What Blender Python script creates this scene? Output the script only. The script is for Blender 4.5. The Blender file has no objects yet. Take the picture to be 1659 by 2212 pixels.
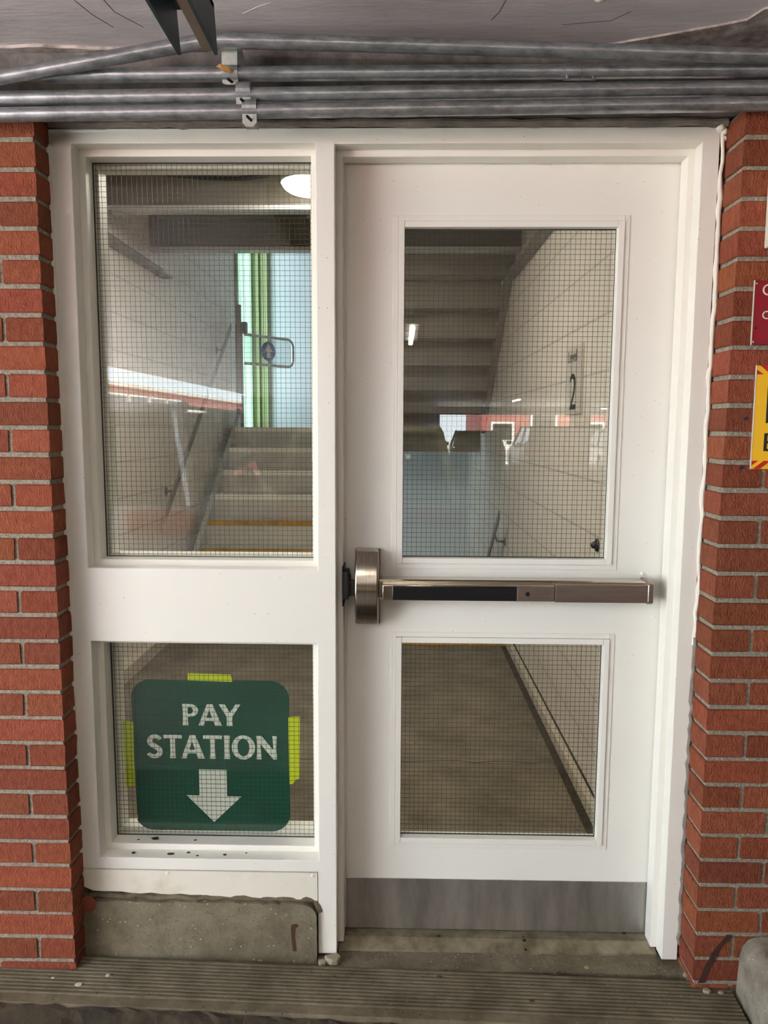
import bpy, bmesh, math, random
from mathutils import Vector, Matrix
C = bpy.context.scene.collection
S = bpy.context.scene
PI = math.pi
random.seed(11)

# ------------------------------------------------------------------ camera
cam = bpy.data.cameras.new('camera'); cam.sensor_fit = 'VERTICAL'; cam.sensor_height = 36.0
cam.lens = 1618.2 / 2212 * 36.0; cam.clip_start = 0.02; cam.clip_end = 300
cob = bpy.data.objects.new('camera', cam); C.objects.link(cob); S.camera = cob
RT = Vector((0.99978604, 0.02018217, 0.00453426)); DN = Vector((0.0067884, -0.1130635, -0.99356457)); FW = Vector((-0.01953963, 0.99338277, -0.11317632))
M = Matrix((RT, -DN, -FW)).transposed().to_4x4(); M.translation = Vector((0, -1.845, 1.40)); cob.matrix_world = M

# ------------------------------------------------------------------ world, exposure, big lights
w = bpy.data.worlds.new('sky'); S.world = w; w.use_nodes = True
bg = w.node_tree.nodes['Background']; bg.inputs[0].default_value = (0.84, 0.93, 1.0, 1); bg.inputs[1].default_value = 11.0
S.view_settings.view_transform = 'Standard'; S.view_settings.look = 'None'; S.view_settings.gamma = 1.0
S.view_settings.exposure = 0.22; S.view_settings.use_curve_mapping = False
S.cycles.max_bounces = 10; S.cycles.diffuse_bounces = 5; S.cycles.glossy_bounces = 4; S.cycles.transparent_max_bounces = 24
S.cycles.use_denoising = True; S.cycles.caustics_reflective = False; S.cycles.caustics_refractive = False
S.cycles.sample_clamp_indirect = 10.0

def portal(name, loc, rot, sx, sy):
    l = bpy.data.lights.new(name, 'AREA'); l.shape = 'RECTANGLE'; l.size = sx; l.size_y = sy; l.cycles.is_portal = True
    o = bpy.data.objects.new(name, l); o.location = loc; o.rotation_euler = rot; C.objects.link(o); return o
portal('sky_portal_side', (-4.22, -10.75, 1.0), (0, -PI/2, 0), 2.6, 16.5)      # open side of the garage, facing +X
portal('sky_portal_rear', (7.0, -30.5, 0.9), (PI/2, 0, 0), 11, 2.4)

sl = bpy.data.lights.new('sun', 'SUN'); sl.energy = 36.0; sl.angle = .01; sl.color = (1, .95, .86)
so = bpy.data.objects.new('sun', sl); so.rotation_euler = Vector((-.35, -.45, -.82)).to_track_quat('-Z', 'Y').to_euler(); so.location = (0, 0, 12); C.objects.link(so)

# ------------------------------------------------------------------ materials
def mat(name, col, rough=0.6, metal=0.0, bump=0.0, bscale=60.0, var=0.0, vscale=6.0, col2=None, spec=0.5, aniso=None,
        speck=None, emis=None, estr=0.0, attr=False, coat=0.0, vdetail=6.0, stretch=None, vrange=(0.35, 0.65)):
    m = bpy.data.materials.new(name); m.use_nodes = True
    nt = m.node_tree; N = nt.nodes; L = nt.links; b = N['Principled BSDF']
    c4 = (*col, 1)
    b.inputs['Base Color'].default_value = c4; b.inputs['Roughness'].default_value = rough; b.inputs['Metallic'].default_value = metal
    b.inputs['Specular IOR Level'].default_value = spec; b.inputs['Coat Weight'].default_value = coat
    tc = N.new('ShaderNodeTexCoord'); src = tc.outputs['Object']
    if stretch:
        mp = N.new('ShaderNodeMapping'); mp.inputs['Scale'].default_value = stretch; L.new(src, mp.inputs[0]); vsrc = mp.outputs[0]
    else: vsrc = src
    cur = None
    if var or col2:
        n = N.new('ShaderNodeTexNoise'); n.inputs['Scale'].default_value = vscale; n.inputs['Detail'].default_value = vdetail
        n.inputs['Roughness'].default_value = 0.65; L.new(vsrc, n.inputs['Vector'])
        r = N.new('ShaderNodeMapRange'); r.inputs[1].default_value = vrange[0]; r.inputs[2].default_value = vrange[1]; L.new(n.outputs['Fac'], r.inputs[0])
        mx = N.new('ShaderNodeMix'); mx.data_type = 'RGBA'; L.new(r.outputs[0], mx.inputs['Factor'])
        c2 = col2 if col2 else tuple(x * (1 - var) for x in col)
        mx.inputs[6].default_value = c4; mx.inputs[7].default_value = (*c2, 1); cur = mx.outputs[2]
    if attr:
        a = N.new('ShaderNodeAttribute'); a.attribute_name = 'tint'
        mm = N.new('ShaderNodeMix'); mm.data_type = 'RGBA'; mm.blend_type = 'MULTIPLY'; mm.inputs['Factor'].default_value = 1
        if cur: L.new(cur, mm.inputs[6])
        else: mm.inputs[6].default_value = c4
        L.new(a.outputs['Color'], mm.inputs[7]); cur = mm.outputs[2]
    if speck:                                   # (scale, threshold, colour): aggregate chips / stains with their own shape
        for sc, th, sc_col in speck:
            v = N.new('ShaderNodeTexVoronoi'); v.inputs['Scale'].default_value = sc; L.new(src, v.inputs['Vector'])
            sx = N.new('ShaderNodeSeparateColor'); L.new(v.outputs['Color'], sx.inputs[0])
            c1 = N.new('ShaderNodeMath'); c1.operation = 'LESS_THAN'; c1.inputs[1].default_value = th; L.new(sx.outputs[0], c1.inputs[0])
            dd = N.new('ShaderNodeMath'); dd.operation = 'LESS_THAN'; L.new(v.outputs['Distance'], dd.inputs[0])
            rr = N.new('ShaderNodeMath'); rr.operation = 'MULTIPLY'; rr.inputs[1].default_value = 0.42; L.new(sx.outputs[1], rr.inputs[0]); L.new(rr.outputs[0], dd.inputs[1])
            ml = N.new('ShaderNodeMath'); ml.operation = 'MULTIPLY'; L.new(c1.outputs[0], ml.inputs[0]); L.new(dd.outputs[0], ml.inputs[1])
            mx = N.new('ShaderNodeMix'); mx.data_type = 'RGBA'; L.new(ml.outputs[0], mx.inputs['Factor'])
            if cur: L.new(cur, mx.inputs[6])
            else: mx.inputs[6].default_value = c4
            mx.inputs[7].default_value = (*sc_col, 1); cur = mx.outputs[2]
    if cur: L.new(cur, b.inputs['Base Color'])
    if bump:
        n2 = N.new('ShaderNodeTexNoise'); n2.inputs['Scale'].default_value = bscale; n2.inputs['Detail'].default_value = 5; L.new(vsrc, n2.inputs['Vector'])
        bp = N.new('ShaderNodeBump'); bp.inputs['Strength'].default_value = bump; bp.inputs['Distance'].default_value = 0.004
        L.new(n2.outputs['Fac'], bp.inputs['Height']); L.new(bp.outputs[0], b.inputs['Normal'])
    if emis:
        b.inputs['Emission Color'].default_value = (*emis, 1); b.inputs['Emission Strength'].default_value = estr
    return m

def sr(r, g, b):                                # display 0-255 -> linear
    f = lambda v: ((v/255+0.055)/1.055)**2.4 if v > 10 else v/255/12.92
    return (f(r), f(g), f(b))

WHITE = mat('white_gloss_paint', sr(232, 229, 220), 0.42, bump=0.05, bscale=45, speck=[(320, 0.004, sr(150, 138, 115))])
DOORW = mat('white_door_paint', sr(234, 232, 224), 0.40, bump=0.06, bscale=70, speck=[(260, 0.005, sr(110, 95, 75))])
TRIMW = mat('white_bead_paint', sr(232, 230, 222), 0.38)
DIRTYW = mat('scuffed_white_paint', sr(226, 221, 206), 0.5, bump=0.10, bscale=50, col2=sr(206, 198, 176), vscale=9, vrange=(.5, .75), speck=[(60, 0.03, sr(90, 75, 55))])
CAULK = mat('white_sealant', sr(226, 220, 208), 0.5, bump=0.5, bscale=90)
CAULKB = mat('grey_sealant', sr(104, 97, 90), 0.7, bump=0.7, bscale=80, col2=sr(140, 128, 120), vscale=14)
BRICK = mat('red_brick', sr(150, 84, 56), 0.85, bump=1.0, bscale=190, col2=sr(112, 54, 34), vscale=60, vrange=(.3, .75), vdetail=10, stretch=(1.4, 1.4, .7), attr=True, speck=[(260, 0.12, sr(84, 42, 28))], spec=0.3)
BRICKC = mat('red_brick_chip', sr(132, 66, 46), .85, bump=.6, bscale=90)
MORTAR = mat('grey_mortar', sr(160, 152, 136), 0.9, bump=0.9, bscale=160, col2=sr(118, 111, 98), vscale=130, vrange=(.35, .65), speck=[(230, .05, sr(205, 200, 188))], spec=0.2)
CEIL = mat('mauve_grey_ceiling_paint', sr(226, 217, 220), 0.42, bump=0.35, bscale=22, col2=sr(210, 201, 204), vscale=5, stretch=(1, 4, 1))
CEILF = mat('flaking_ceiling_paint', sr(214, 200, 196), 0.25, bump=1.0, bscale=26, col2=sr(140, 128, 122), vscale=18)
CRACK = mat('dark_crack', sr(70, 62, 60), 0.9)
CRACKW = mat('pale_scratch', sr(205, 198, 195), 0.7)
LINTEL = mat('rough_grey_lintel', sr(130, 124, 118), 0.8, bump=1.0, bscale=40, col2=sr(92, 86, 82), vscale=20)
GALV = mat('galvanised_tube', sr(172, 175, 178), 0.33, 0.75, bump=0.10, bscale=60, col2=sr(124, 127, 130), vscale=34, vrange=(.38, .66), vdetail=10, stretch=(.7, 1, 1.6))
ZINC = mat('zinc_strap', sr(190, 195, 196), 0.35, 0.8, bump=0.1, bscale=60, col2=sr(150, 155, 156), vscale=30)
TEAL = mat('dark_teal_steel', sr(48, 70, 74), 0.4, 0.3, bump=0.1, bscale=30, col2=sr(36, 54, 60), vscale=9)
STEELB = mat('brushed_steel', sr(172, 160, 152), 0.30, 1.0, col2=sr(155, 144, 137), vscale=60, stretch=(.1, 1, 3))
STEELH = mat('brushed_head_steel', sr(184, 174, 166), 0.20, 1.0, col2=sr(160, 150, 142), vscale=60, stretch=(4, 1, .2))
POLISH = mat('polished_steel', sr(205, 196, 180), 0.16, 1.0)
KICK = mat('worn_kick_plate_steel', sr(206, 203, 197), 0.5, 1.0, col2=sr(165, 161, 154), vscale=5, stretch=(3, 1, .6), bump=0.03, bscale=30)
BLACKP = mat('black_plastic', (0.006, 0.006, 0.007), 0.28)
BLACKM = mat('black_metal', (0.006, 0.006, 0.006), 0.5)
WIRE = mat('glazing_wire', sr(70, 68, 60), 0.5, 0.4)
PUTTY = mat('black_glazing_seal', (0.01, 0.01, 0.01), 0.6)
CONC = mat('dirty_concrete_block', sr(128, 120, 100), 0.85, bump=0.8, bscale=60, col2=sr(98, 90, 72), vscale=8, speck=[(150, .05, sr(158, 148, 124)), (190, .14, sr(76, 68, 55)), (280, .05, sr(190, 180, 155)), (60, .02, sr(165, 154, 128))], spec=.3)
STEPM = mat('dirty_ribbed_concrete', sr(120, 110, 90), 0.75, bump=0.6, bscale=70, col2=sr(84, 75, 57), vscale=7, speck=[(160, .05, sr(60, 50, 38)), (330, .02, sr(190, 180, 155))], spec=.35)
DIRT = mat('dark_dirt', sr(70, 60, 44), 0.95, bump=1, bscale=60, col2=sr(40, 33, 24), vscale=12)
CURB = mat('glossy_painted_concrete', sr(150, 143, 130), 0.28, bump=0.7, bscale=40, col2=sr(112, 105, 94), vscale=16, vrange=(.4, .62), speck=[(210, .05, sr(205, 200, 188))])
ALU = mat('dirty_aluminium', sr(165, 155, 132), 0.5, 0.6, bump=0.2, bscale=50, col2=sr(115, 104, 82), vscale=16, speck=[(50, .05, sr(50, 42, 30))])
GREEN = mat('green_sign_board', sr(0, 82, 62), 0.35, col2=sr(0, 72, 54), vscale=6)
SIGNW = mat('off_white_lettering', sr(222, 226, 214), 0.5)
TAPE = mat('yellow_green_tape', sr(208, 222, 20), 0.55)
RED = mat('red_sign', sr(150, 22, 38), 0.35, col2=sr(128, 20, 36), vscale=4)
YEL = mat('yellow_sign', sr(244, 190, 36), 0.4)
REDST = mat('red_stripe', sr(190, 30, 24), 0.4)
PANEW = mat('pale_cream_box', sr(214, 206, 190), 0.5)
ANCHOR = mat('dark_blue_anchor', sr(30, 34, 60), 0.5)
BWALL = None

def blockwall(name, col, line):
    m = bpy.data.materials.new(name); m.use_nodes = True; nt = m.node_tree; N = nt.nodes; L = nt.links; b = N['Principled BSDF']
    tc = N.new('ShaderNodeTexCoord'); sp = N.new('ShaderNodeSeparateXYZ'); L.new(tc.outputs['Object'], sp.inputs[0])
    ad = N.new('ShaderNodeMath'); ad.operation = 'ADD'; L.new(sp.outputs[0], ad.inputs[0]); L.new(sp.outputs[1], ad.inputs[1])
    cb = N.new('ShaderNodeCombineXYZ'); L.new(ad.outputs[0], cb.inputs[0]); L.new(sp.outputs[2], cb.inputs[1])
    br = N.new('ShaderNodeTexBrick'); br.inputs['Scale'].default_value = 1; br.inputs['Brick Width'].default_value = .40; br.inputs['Row Height'].default_value = .20
    br.inputs['Mortar Size'].default_value = .006; br.inputs['Mortar Smooth'].default_value = .6
    br.inputs['Color1'].default_value = (*col, 1); br.inputs['Color2'].default_value = (*[c*.97 for c in col], 1); br.inputs['Mortar'].default_value = (*line, 1)
    L.new(cb.outputs[0], br.inputs['Vector']); L.new(br.outputs['Color'], b.inputs['Base Color'])
    bp = N.new('ShaderNodeBump'); bp.inputs['Strength'].default_value = .6; bp.inputs['Distance'].default_value = .004; bp.invert = True
    L.new(br.outputs['Fac'], bp.inputs['Height']); L.new(bp.outputs[0], b.inputs['Normal'])
    b.inputs['Roughness'].default_value = .45; return m
BWALL = blockwall('painted_block_wall', sr(226, 217, 206), sr(196, 188, 178))
EWALL = mat('pale_blue_end_wall', sr(214, 221, 225), .5, bump=.1, bscale=30)
SFLOOR = mat('stained_stairwell_floor', sr(132, 121, 102), .7, bump=.4, bscale=40, col2=sr(92, 83, 67), vscale=4, vdetail=12, speck=[(60, .05, sr(85, 73, 56))])
STAIR = mat('grey_painted_stair', sr(206, 204, 197), .5, bump=.15, bscale=30, col2=sr(188, 185, 177), vscale=4)
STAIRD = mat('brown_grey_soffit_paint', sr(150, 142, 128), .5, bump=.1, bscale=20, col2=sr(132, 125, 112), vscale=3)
NOSEY = mat('worn_yellow_nosing', sr(205, 150, 40), .6, col2=sr(150, 120, 60), vscale=18)
NOSEW = mat('pale_nosing', sr(240, 237, 226), .5)
RAILM = mat('grey_handrail', sr(140, 137, 132), .5, .3)
RAILL = mat('light_grey_rail', sr(196, 196, 194), .4, .3)
WEBM = mat('shade_toned_beam_web', sr(104, 98, 86), .5, bump=.1, bscale=20)  # web colour darkened to stand in for shade under the deck
GRN = mat('pale_green_frame', sr(160, 196, 160), .5)
GRNY = mat('yellow_green_post', sr(172, 182, 130), .5)
FROST = mat('daylit_frosted_glass', sr(200, 225, 215), .5, emis=(.72, .86, 1.0), estr=7.5)
LAMP = mat('lamp_diffuser', (1, 1, 1), .5, emis=(1.0, .93, .84), estr=85)
TUBE = mat('fluorescent_tube', (1, 1, 1), .5, emis=(1.0, .95, .80), estr=50)
FILLC = mat('added_cool_fill', (1, 1, 1), .5, emis=(.80, .90, 1.0), estr=140)  # glow of the added cool fill, not a source in view
FIXT = mat('lamp_housing', sr(190, 188, 180), .5)
CLEARP = mat('clear_grey_plastic', sr(206, 199, 190), .3)
BLUE = mat('blue_sign', sr(50, 105, 185), .4)

def glass(name, tint=(1, 1, 1)):
    m = bpy.data.materials.new(name); m.use_nodes = True; nt = m.node_tree; N = nt.nodes; L = nt.links; N.clear()
    out = N.new('ShaderNodeOutputMaterial'); mx = N.new('ShaderNodeMixShader'); tr = N.new('ShaderNodeBsdfTransparent'); gl = N.new('ShaderNodeBsdfGlossy')
    gl.inputs['Roughness'].default_value = .004; tr.inputs[0].default_value = (*tint, 1)
    ge = N.new('ShaderNodeNewGeometry'); fr = N.new('ShaderNodeFresnel')
    mr = N.new('ShaderNodeMapRange'); mr.inputs[3].default_value = 1.52; mr.inputs[4].default_value = 1/1.52; L.new(ge.outputs['Backfacing'], mr.inputs[0]); L.new(mr.outputs[0], fr.inputs[0])
    L.new(fr.outputs[0], mx.inputs[0]); L.new(tr.outputs[0], mx.inputs[1]); L.new(gl.outputs[0], mx.inputs[2]); L.new(mx.outputs[0], out.inputs[0]); return m
GLASS = glass('clear_glass', (.965, .975, .955))

# ------------------------------------------------------------------ mesh helpers
def tag(o, label=None, cat=None, group=None, kind=None):
    if label: o['label'] = label
    if cat: o['category'] = cat
    if group: o['group'] = group
    if kind: o['kind'] = kind
    return o
def thing(name, label, cat, loc=(0, 0, 0), group=None, kind=None, rz=0):
    o = bpy.data.objects.new(name, None); o.empty_display_size = .05; o.location = loc; o.rotation_euler = (0, 0, rz); C.objects.link(o)
    return tag(o, label, cat, group, kind)
def base_of(p):
    while p.parent: p = p.parent
    return Vector(p.location)
class MB:
    def __init__(s): s.v = []; s.f = []; s.mi = []; s.cols = []; s.cur = 0; s.col = (1, 1, 1)
    def add(s, vs, fs):
        n = len(s.v); s.v += [tuple(x) for x in vs]; s.cols += [s.col]*len(vs)
        for f in fs: s.f.append([i+n for i in f]); s.mi.append(s.cur)
        return s
    def box(s, x0, x1, y0, y1, z0, z1):
        return s.add([(x0, y0, z0), (x1, y0, z0), (x1, y1, z0), (x0, y1, z0), (x0, y0, z1), (x1, y0, z1), (x1, y1, z1), (x0, y1, z1)],
                     [(0, 3, 2, 1), (4, 5, 6, 7), (0, 1, 5, 4), (1, 2, 6, 5), (2, 3, 7, 6), (3, 0, 4, 7)])
    def prism(s, poly, axis, a, b):             # polygon in the other two axes (order kept), extruded along axis from a to b
        n = len(poly); mk = {'x': lambda p, t: (t, p[0], p[1]), 'y': lambda p, t: (p[0], t, p[1]), 'z': lambda p, t: (p[0], p[1], t)}[axis]
        vs = [mk(p, a) for p in poly] + [mk(p, b) for p in poly]
        return s.add(vs, [list(range(n)), list(range(2*n-1, n-1, -1))] + [(i, i+n, (i+1) % n+n, (i+1) % n) for i in range(n)])
    def tube(s, pts, r, n=12, caps=True):
        pts = [Vector(p) for p in pts]; k = len(pts); rs = r if isinstance(r, (list, tuple)) else [r]*k; rings = []
        ref = None
        for i, p in enumerate(pts):
            d = (pts[min(i+1, k-1)] - pts[max(i-1, 0)]).normalized()
            if ref is None: ref = Vector((0, 0, 1)) if abs(d.z) < .9 else Vector((0, 1, 0))
            u = d.cross(ref).normalized(); q = u.cross(d).normalized(); ref = q
            rings.append([p + (u*math.cos(2*PI*j/n) + q*math.sin(2*PI*j/n))*rs[i] for j in range(n)])
        vs = [v for R in rings for v in R]; fs = []
        for i in range(k-1):
            for j in range(n): fs.append((i*n+j, i*n+(j+1) % n, (i+1)*n+(j+1) % n, (i+1)*n+j))
        if caps: fs.append(list(range(n-1, -1, -1))); fs.append([(k-1)*n+j for j in range(n)])
        return s.add(vs, fs)
    def disc(s, c, r, axis='y', h=.004, n=20):
        c = Vector(c); d = {'x': Vector((1, 0, 0)), 'y': Vector((0, 1, 0)), 'z': Vector((0, 0, 1))}[axis]
        return s.tube([c - d*h/2, c + d*h/2], r, n)
    def dome(s, c, r, axis=(0, -1, 0), h=None, n=14, m=5):
        c = Vector(c); a = Vector(axis).normalized(); h = h or r; pts = []; rs = []
        for i in range(m+1):
            t = i/m*PI/2*.98; pts.append(c + a*h*math.sin(t)); rs.append(r*math.cos(t))
        return s.tube(pts, rs, n)
    def plate(s, x0, x1, z0, z1, y0, y1, holes):
        xs = sorted({x0, x1, *[h[0] for h in holes], *[h[1] for h in holes]}); zs = sorted({z0, z1, *[h[2] for h in holes], *[h[3] for h in holes]})
        xs = [x for x in xs if x0 <= x <= x1]; zs = [z for z in zs if z0 <= z <= z1]
        solid = {}
        for i in range(len(xs)-1):
            for j in range(len(zs)-1):
                cx, cz = (xs[i]+xs[i+1])/2, (zs[j]+zs[j+1])/2
                solid[i, j] = not any(h[0] < cx < h[1] and h[2] < cz < h[3] for h in holes)
        for (i, j), ok in solid.items():
            if not ok: continue
            a, b, c, d = xs[i], xs[i+1], zs[j], zs[j+1]
            s.add([(a, y0, c), (b, y0, c), (b, y0, d), (a, y0, d)], [(0, 1, 2, 3)]); s.add([(a, y1, c), (b, y1, c), (b, y1, d), (a, y1, d)], [(3, 2, 1, 0)])
            if not solid.get((i-1, j)): s.add([(a, y0, c), (a, y1, c), (a, y1, d), (a, y0, d)], [(3, 2, 1, 0)])
            if not solid.get((i+1, j)): s.add([(b, y0, c), (b, y1, c), (b, y1, d), (b, y0, d)], [(0, 1, 2, 3)])
            if not solid.get((i, j-1)): s.add([(a, y0, c), (b, y0, c), (b, y1, c), (a, y1, c)], [(3, 2, 1, 0)])
            if not solid.get((i, j+1)): s.add([(a, y0, d), (b, y0, d), (b, y1, d), (a, y1, d)], [(0, 1, 2, 3)])
        return s
    def build(s, name, mats, parent=None, bevel=0, smooth=False, weld=False, seg=2, sub=0):
        off = base_of(parent) if parent else Vector((0, 0, 0))
        me = bpy.data.meshes.new(name); me.from_pydata([tuple(Vector(v)-off) for v in s.v], [], s.f)
        for m in (mats if isinstance(mats, (list, tuple)) else [mats]): me.materials.append(m)
        me.polygons.foreach_set('material_index', s.mi)
        if any(c != (1, 1, 1) for c in s.cols):
            at = me.color_attributes.new('tint', 'FLOAT_COLOR', 'POINT')
            for i, c in enumerate(s.cols): at.data[i].color = (*c, 1)
        bm = bmesh.new(); bm.from_mesh(me)
        if weld: bmesh.ops.remove_doubles(bm, verts=bm.verts, dist=1e-5)
        bmesh.ops.recalc_face_normals(bm, faces=bm.faces); bm.to_mesh(me); bm.free()
        if smooth:
            for p in me.polygons: p.use_smooth = True
            try: me.set_sharp_from_angle(angle=math.radians(40))
            except Exception: pass
        o = bpy.data.objects.new(name, me); C.objects.link(o)
        if parent: o.parent = parent
        if bevel:
            b = o.modifiers.new('bevel', 'BEVEL'); b.width = bevel; b.segments = seg; b.limit_method = 'ANGLE'; b.angle_limit = math.radians(40)
        if sub: m = o.modifiers.new('sub', 'SUBSURF'); m.levels = sub; m.render_levels = sub
        return o
def struct(name, mb, m, label, cat, parent=None, **k):
    o = mb.build(name, m, parent, **k)
    if not parent: tag(o, label, cat, kind='structure')
    return o
def copy_thing(root, loc, label=None, rz=None):
    r = root.copy(); C.objects.link(r); r.location = loc
    if rz is not None: r.rotation_euler = (0, 0, rz)
    if label: r['label'] = label
    for ch in list(root.children):
        c = ch.copy(); C.objects.link(c); c.parent = r
        for g in list(ch.children):
            d = g.copy(); C.objects.link(d); d.parent = c
    return r

GWALL = mat('grey_garage_wall', sr(150, 151, 152), .8, bump=.4, bscale=12, col2=sr(130, 131, 132), vscale=2)
# ================================================================== SETTING: garage side
FLZ = -0.20
struct('floor', MB().box(-4.2, 14, -31, -.24, FLZ-.2, FLZ), mat('garage_floor', sr(134, 129, 120), .7, bump=.3, bscale=12, col2=sr(108, 103, 95), vscale=1.2), 'grey concrete floor of the parking garage', 'floor')
struct('floor_outside', MB().box(-90, 60, -90, 1.5, FLZ-.5, FLZ-.22), mat('pale_street', sr(205, 203, 198), .8, bump=.2, bscale=4), 'pale paved street around the garage', 'ground')
cb = MB().box(-4.2, 14, -31, -.045, 2.25, 2.5)
cl = struct('ceiling', cb, CEIL, 'mauve grey painted concrete ceiling above the door', 'ceiling')
# deep edge beams of the garage
struct('trim_2', MB().box(-4.2, 14, -31, -30.4, 1.93, 2.249), CEIL, 'grey concrete edge beam over the far garage opening', 'beam')
struct('wall_rear', MB().box(-4.2, 1.75, -31, -30.6, FLZ, 2.249), GWALL, 'dark rear wall of the garage beside the far opening', 'wall')
struct('wall_side_left', MB().box(-4.4, -4.2, -1.3, -.07, FLZ, 2.25).box(-4.4, -4.2, -30.99, -19, FLZ, 2.25), GWALL, 'left side walls of the garage either side of its opening', 'wall')
struct('wall_side', MB().box(13.6, 14, -30.3, -.3, FLZ, 2.249), GWALL, 'dark far side wall of the garage', 'wall')
# lintel above the frame and wall beyond the stairwell
struct('wall_above', MB().box(-4.2, 3.2, -.045, .16, 2.115, 2.70).box(-1.75, .95, .0, .16, 2.70, 5.0), LINTEL, 'rough grey lintel behind the metal conduits', 'wall')

# ---- brick piers
def pier(name, side, yf, corner, ph, head_odd, label):
    mb = MB(); rnd = random.Random(5 if side > 0 else 9)
    pit = .0652; mort = .0105
    x_in = corner(1.0); far = x_in + side*1.7
    # mortar core
    mb.cur = 1
    zs = [-.02] + [.1*i for i in range(1, 22)] + [2.105]
    for za, zb in zip(zs, zs[1:]):
        mb.prism([(corner(za)+side*.0055, za), (far, za), (far, zb), (corner(zb)+side*.0055, zb)], 'y', yf+.0045, .20)
    mb.cur = 0
    def br(x0, x1, y0, y1, z0, z1, tint):
        x0, x1 = sorted((x0, x1)); j = lambda q: rnd.uniform(-q, q); ch = .0028
        mb.col = tint
        vs = []
        for (zz, ins) in ((z0, ch), (z0+ch, 0), (z1-ch, 0), (z1, ch)):
            vs += [(x0+ins+j(.0007), y0+ins+j(.0006), zz+j(.0008)), (x1-ins+j(.0007), y0+ins+j(.0006), zz+j(.0008)), (x1-ins, y1-ins, zz), (x0+ins, y1-ins, zz)]
        fs = [(0, 3, 2, 1), (12, 13, 14, 15)]
        for k in range(3):
            for q in range(4): fs.append((4*k+q, 4*k+(q+1) % 4, 4*k+4+(q+1) % 4, 4*k+4+q))
        mb.add(vs, fs)
    for k in range(-2, 31):
        z0 = ph + pit*k + mort/2 + rnd.uniform(-.001, .001); z1 = ph + pit*(k+1) - mort/2
        z0 = max(z0, .0); z1 = min(z1, 2.106)
        if z1 - z0 < .012: continue
        cx = corner((z0+z1)/2)
        odd = (k % 2 == 1)
        first = .094 if odd == head_odd else .158
        if side < 0 and odd != head_odd: first = .20
        xs = [0, first]; 
        while xs[-1] < 1.6: xs.append(xs[-1] + .199)
        for i in range(len(xs)-1):
            t = rnd.uniform(.72, 1.12); tint = (t, t*rnd.uniform(.86, 1.04), t*rnd.uniform(.84, 1.06))
            xa = cx + side*(xs[i] + (mort/2 if i else 0)); xb = cx + side*(xs[i+1] - mort/2)
            if i == 0:                          # corner brick runs back along the reveal
                yb = yf + (.20 if first < .12 else .094)
                br(xa, xb, yf, min(yb, .19), z0, z1, tint)
                if first >= .12:
                    t2 = rnd.uniform(.75, 1.1); br(xa, cx + side*.09, yb + mort, .19, z0, z1, (t2, t2*.95, t2*.95))
            else: br(xa, xb, yf, yf+.09, z0, z1, tint)
    mb.col = (1, 1, 1)
    return struct(name, mb, [BRICK, MORTAR], label, 'wall')
pier('wall_right', 1, -.097, lambda z: .745 + (.011*max(0, z-.9)/1.14), .0825, False, 'right red brick pier beside the white door')
MB().prism([(.822, .149), (.836, .147), (.829, .133), (.817, .124), (.808, .108), (.803, .092), (.796, .086), (.789, .062), (.781, .040), (.776, .020), (.758, .018), (.768, .046), (.771, .060), (.783, .084), (.787, .098), (.801, .119), (.811, .131)], 'y', -.0982, -.0965).build('crack', mat('dark_brick_break', sr(58, 27, 18), .9, bump=1, bscale=80), bpy.data.objects['wall_right'])
pier('wall_left', -1, -.072, lambda z: -.8255 - .009*max(0, min(1, z/1.9)), .0905, True, 'left red brick pier beside the wired glass sidelight')
struct('wall_left_return', MB().box(-4.4, -2.5, -.07, .2, FLZ, 2.25), GWALL, 'garage wall beyond the left brick pier', 'wall')
struct('wall_right_return', MB().box(2.4, 14, -.09, .2, FLZ, 2.25), GWALL, 'garage wall beyond the right brick pier', 'wall')

# ================================================================== door frame (trim_1)
fr = thing('trim_1', 'white painted steel frame holding the door and the two wired sidelights', 'door frame', (0, 0, 0), kind='structure')
FX0, FX1, FZ1 = -.842, .742, 2.096
OU = (-.782, -.2015, 1.0427, 2.0625); OL = (-.782, -.2035, .268, .853); OD = (-.1565, .701, -1, 2.0605)
notch = (FX0-1, -.2055, -1, .236)
b1 = MB().plate(FX0, FX1, .006, FZ1, 0, .042, [OU, OL, OD, notch])
b1.build('frame_face', WHITE, fr, bevel=.0018, weld=True)
ins = lambda h, d: (h[0]+d, h[1]-d, h[2]+d if h[2] > 0 else h[2], h[3]-d)
b2 = MB().plate(FX0, FX1, .010, FZ1, .042, .088, [ins(OU, .0155), ins(OL, .0155), ins(OD, .0155), notch])
b2.plate(FX0, -.135, .236, FZ1, .088, .15, [ins(OU, .0155), ins(OL, .0155)])
b2.build('door_stop', WHITE, fr, bevel=.0015, weld=True)
MB().plate(-.170, FX1, .01, FZ1, .0885, .15, [(OD[0], OD[1], -1, 2.0605)]).build('jamb_rebate', WHITE, fr, weld=True)
# lower base panel with three screws, its bottom edge ragged
rnd = random.Random(3)
bot = [(-.8295 + .623*i/24, .176 - .019*(i/24) + rnd.uniform(-.0025, .002) + (.012 if i == 0 else 0)) for i in range(25)]
bp = MB().prism([(-.207, .2335), (-.829, .2345)] + bot, 'y', -.0012, .03).build('base_panel', DIRTYW, fr)
for x, z in ((-.8152, .2262), (-.6036, .2285), (-.2197, .2274)):
    m = MB().disc((x, -.0016, z), .0052, 'y', .002, 16); m.dome((x, -.0022, z), .0034, h=.0018); m.build('screw', TRIMW, bp, smooth=True)
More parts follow.
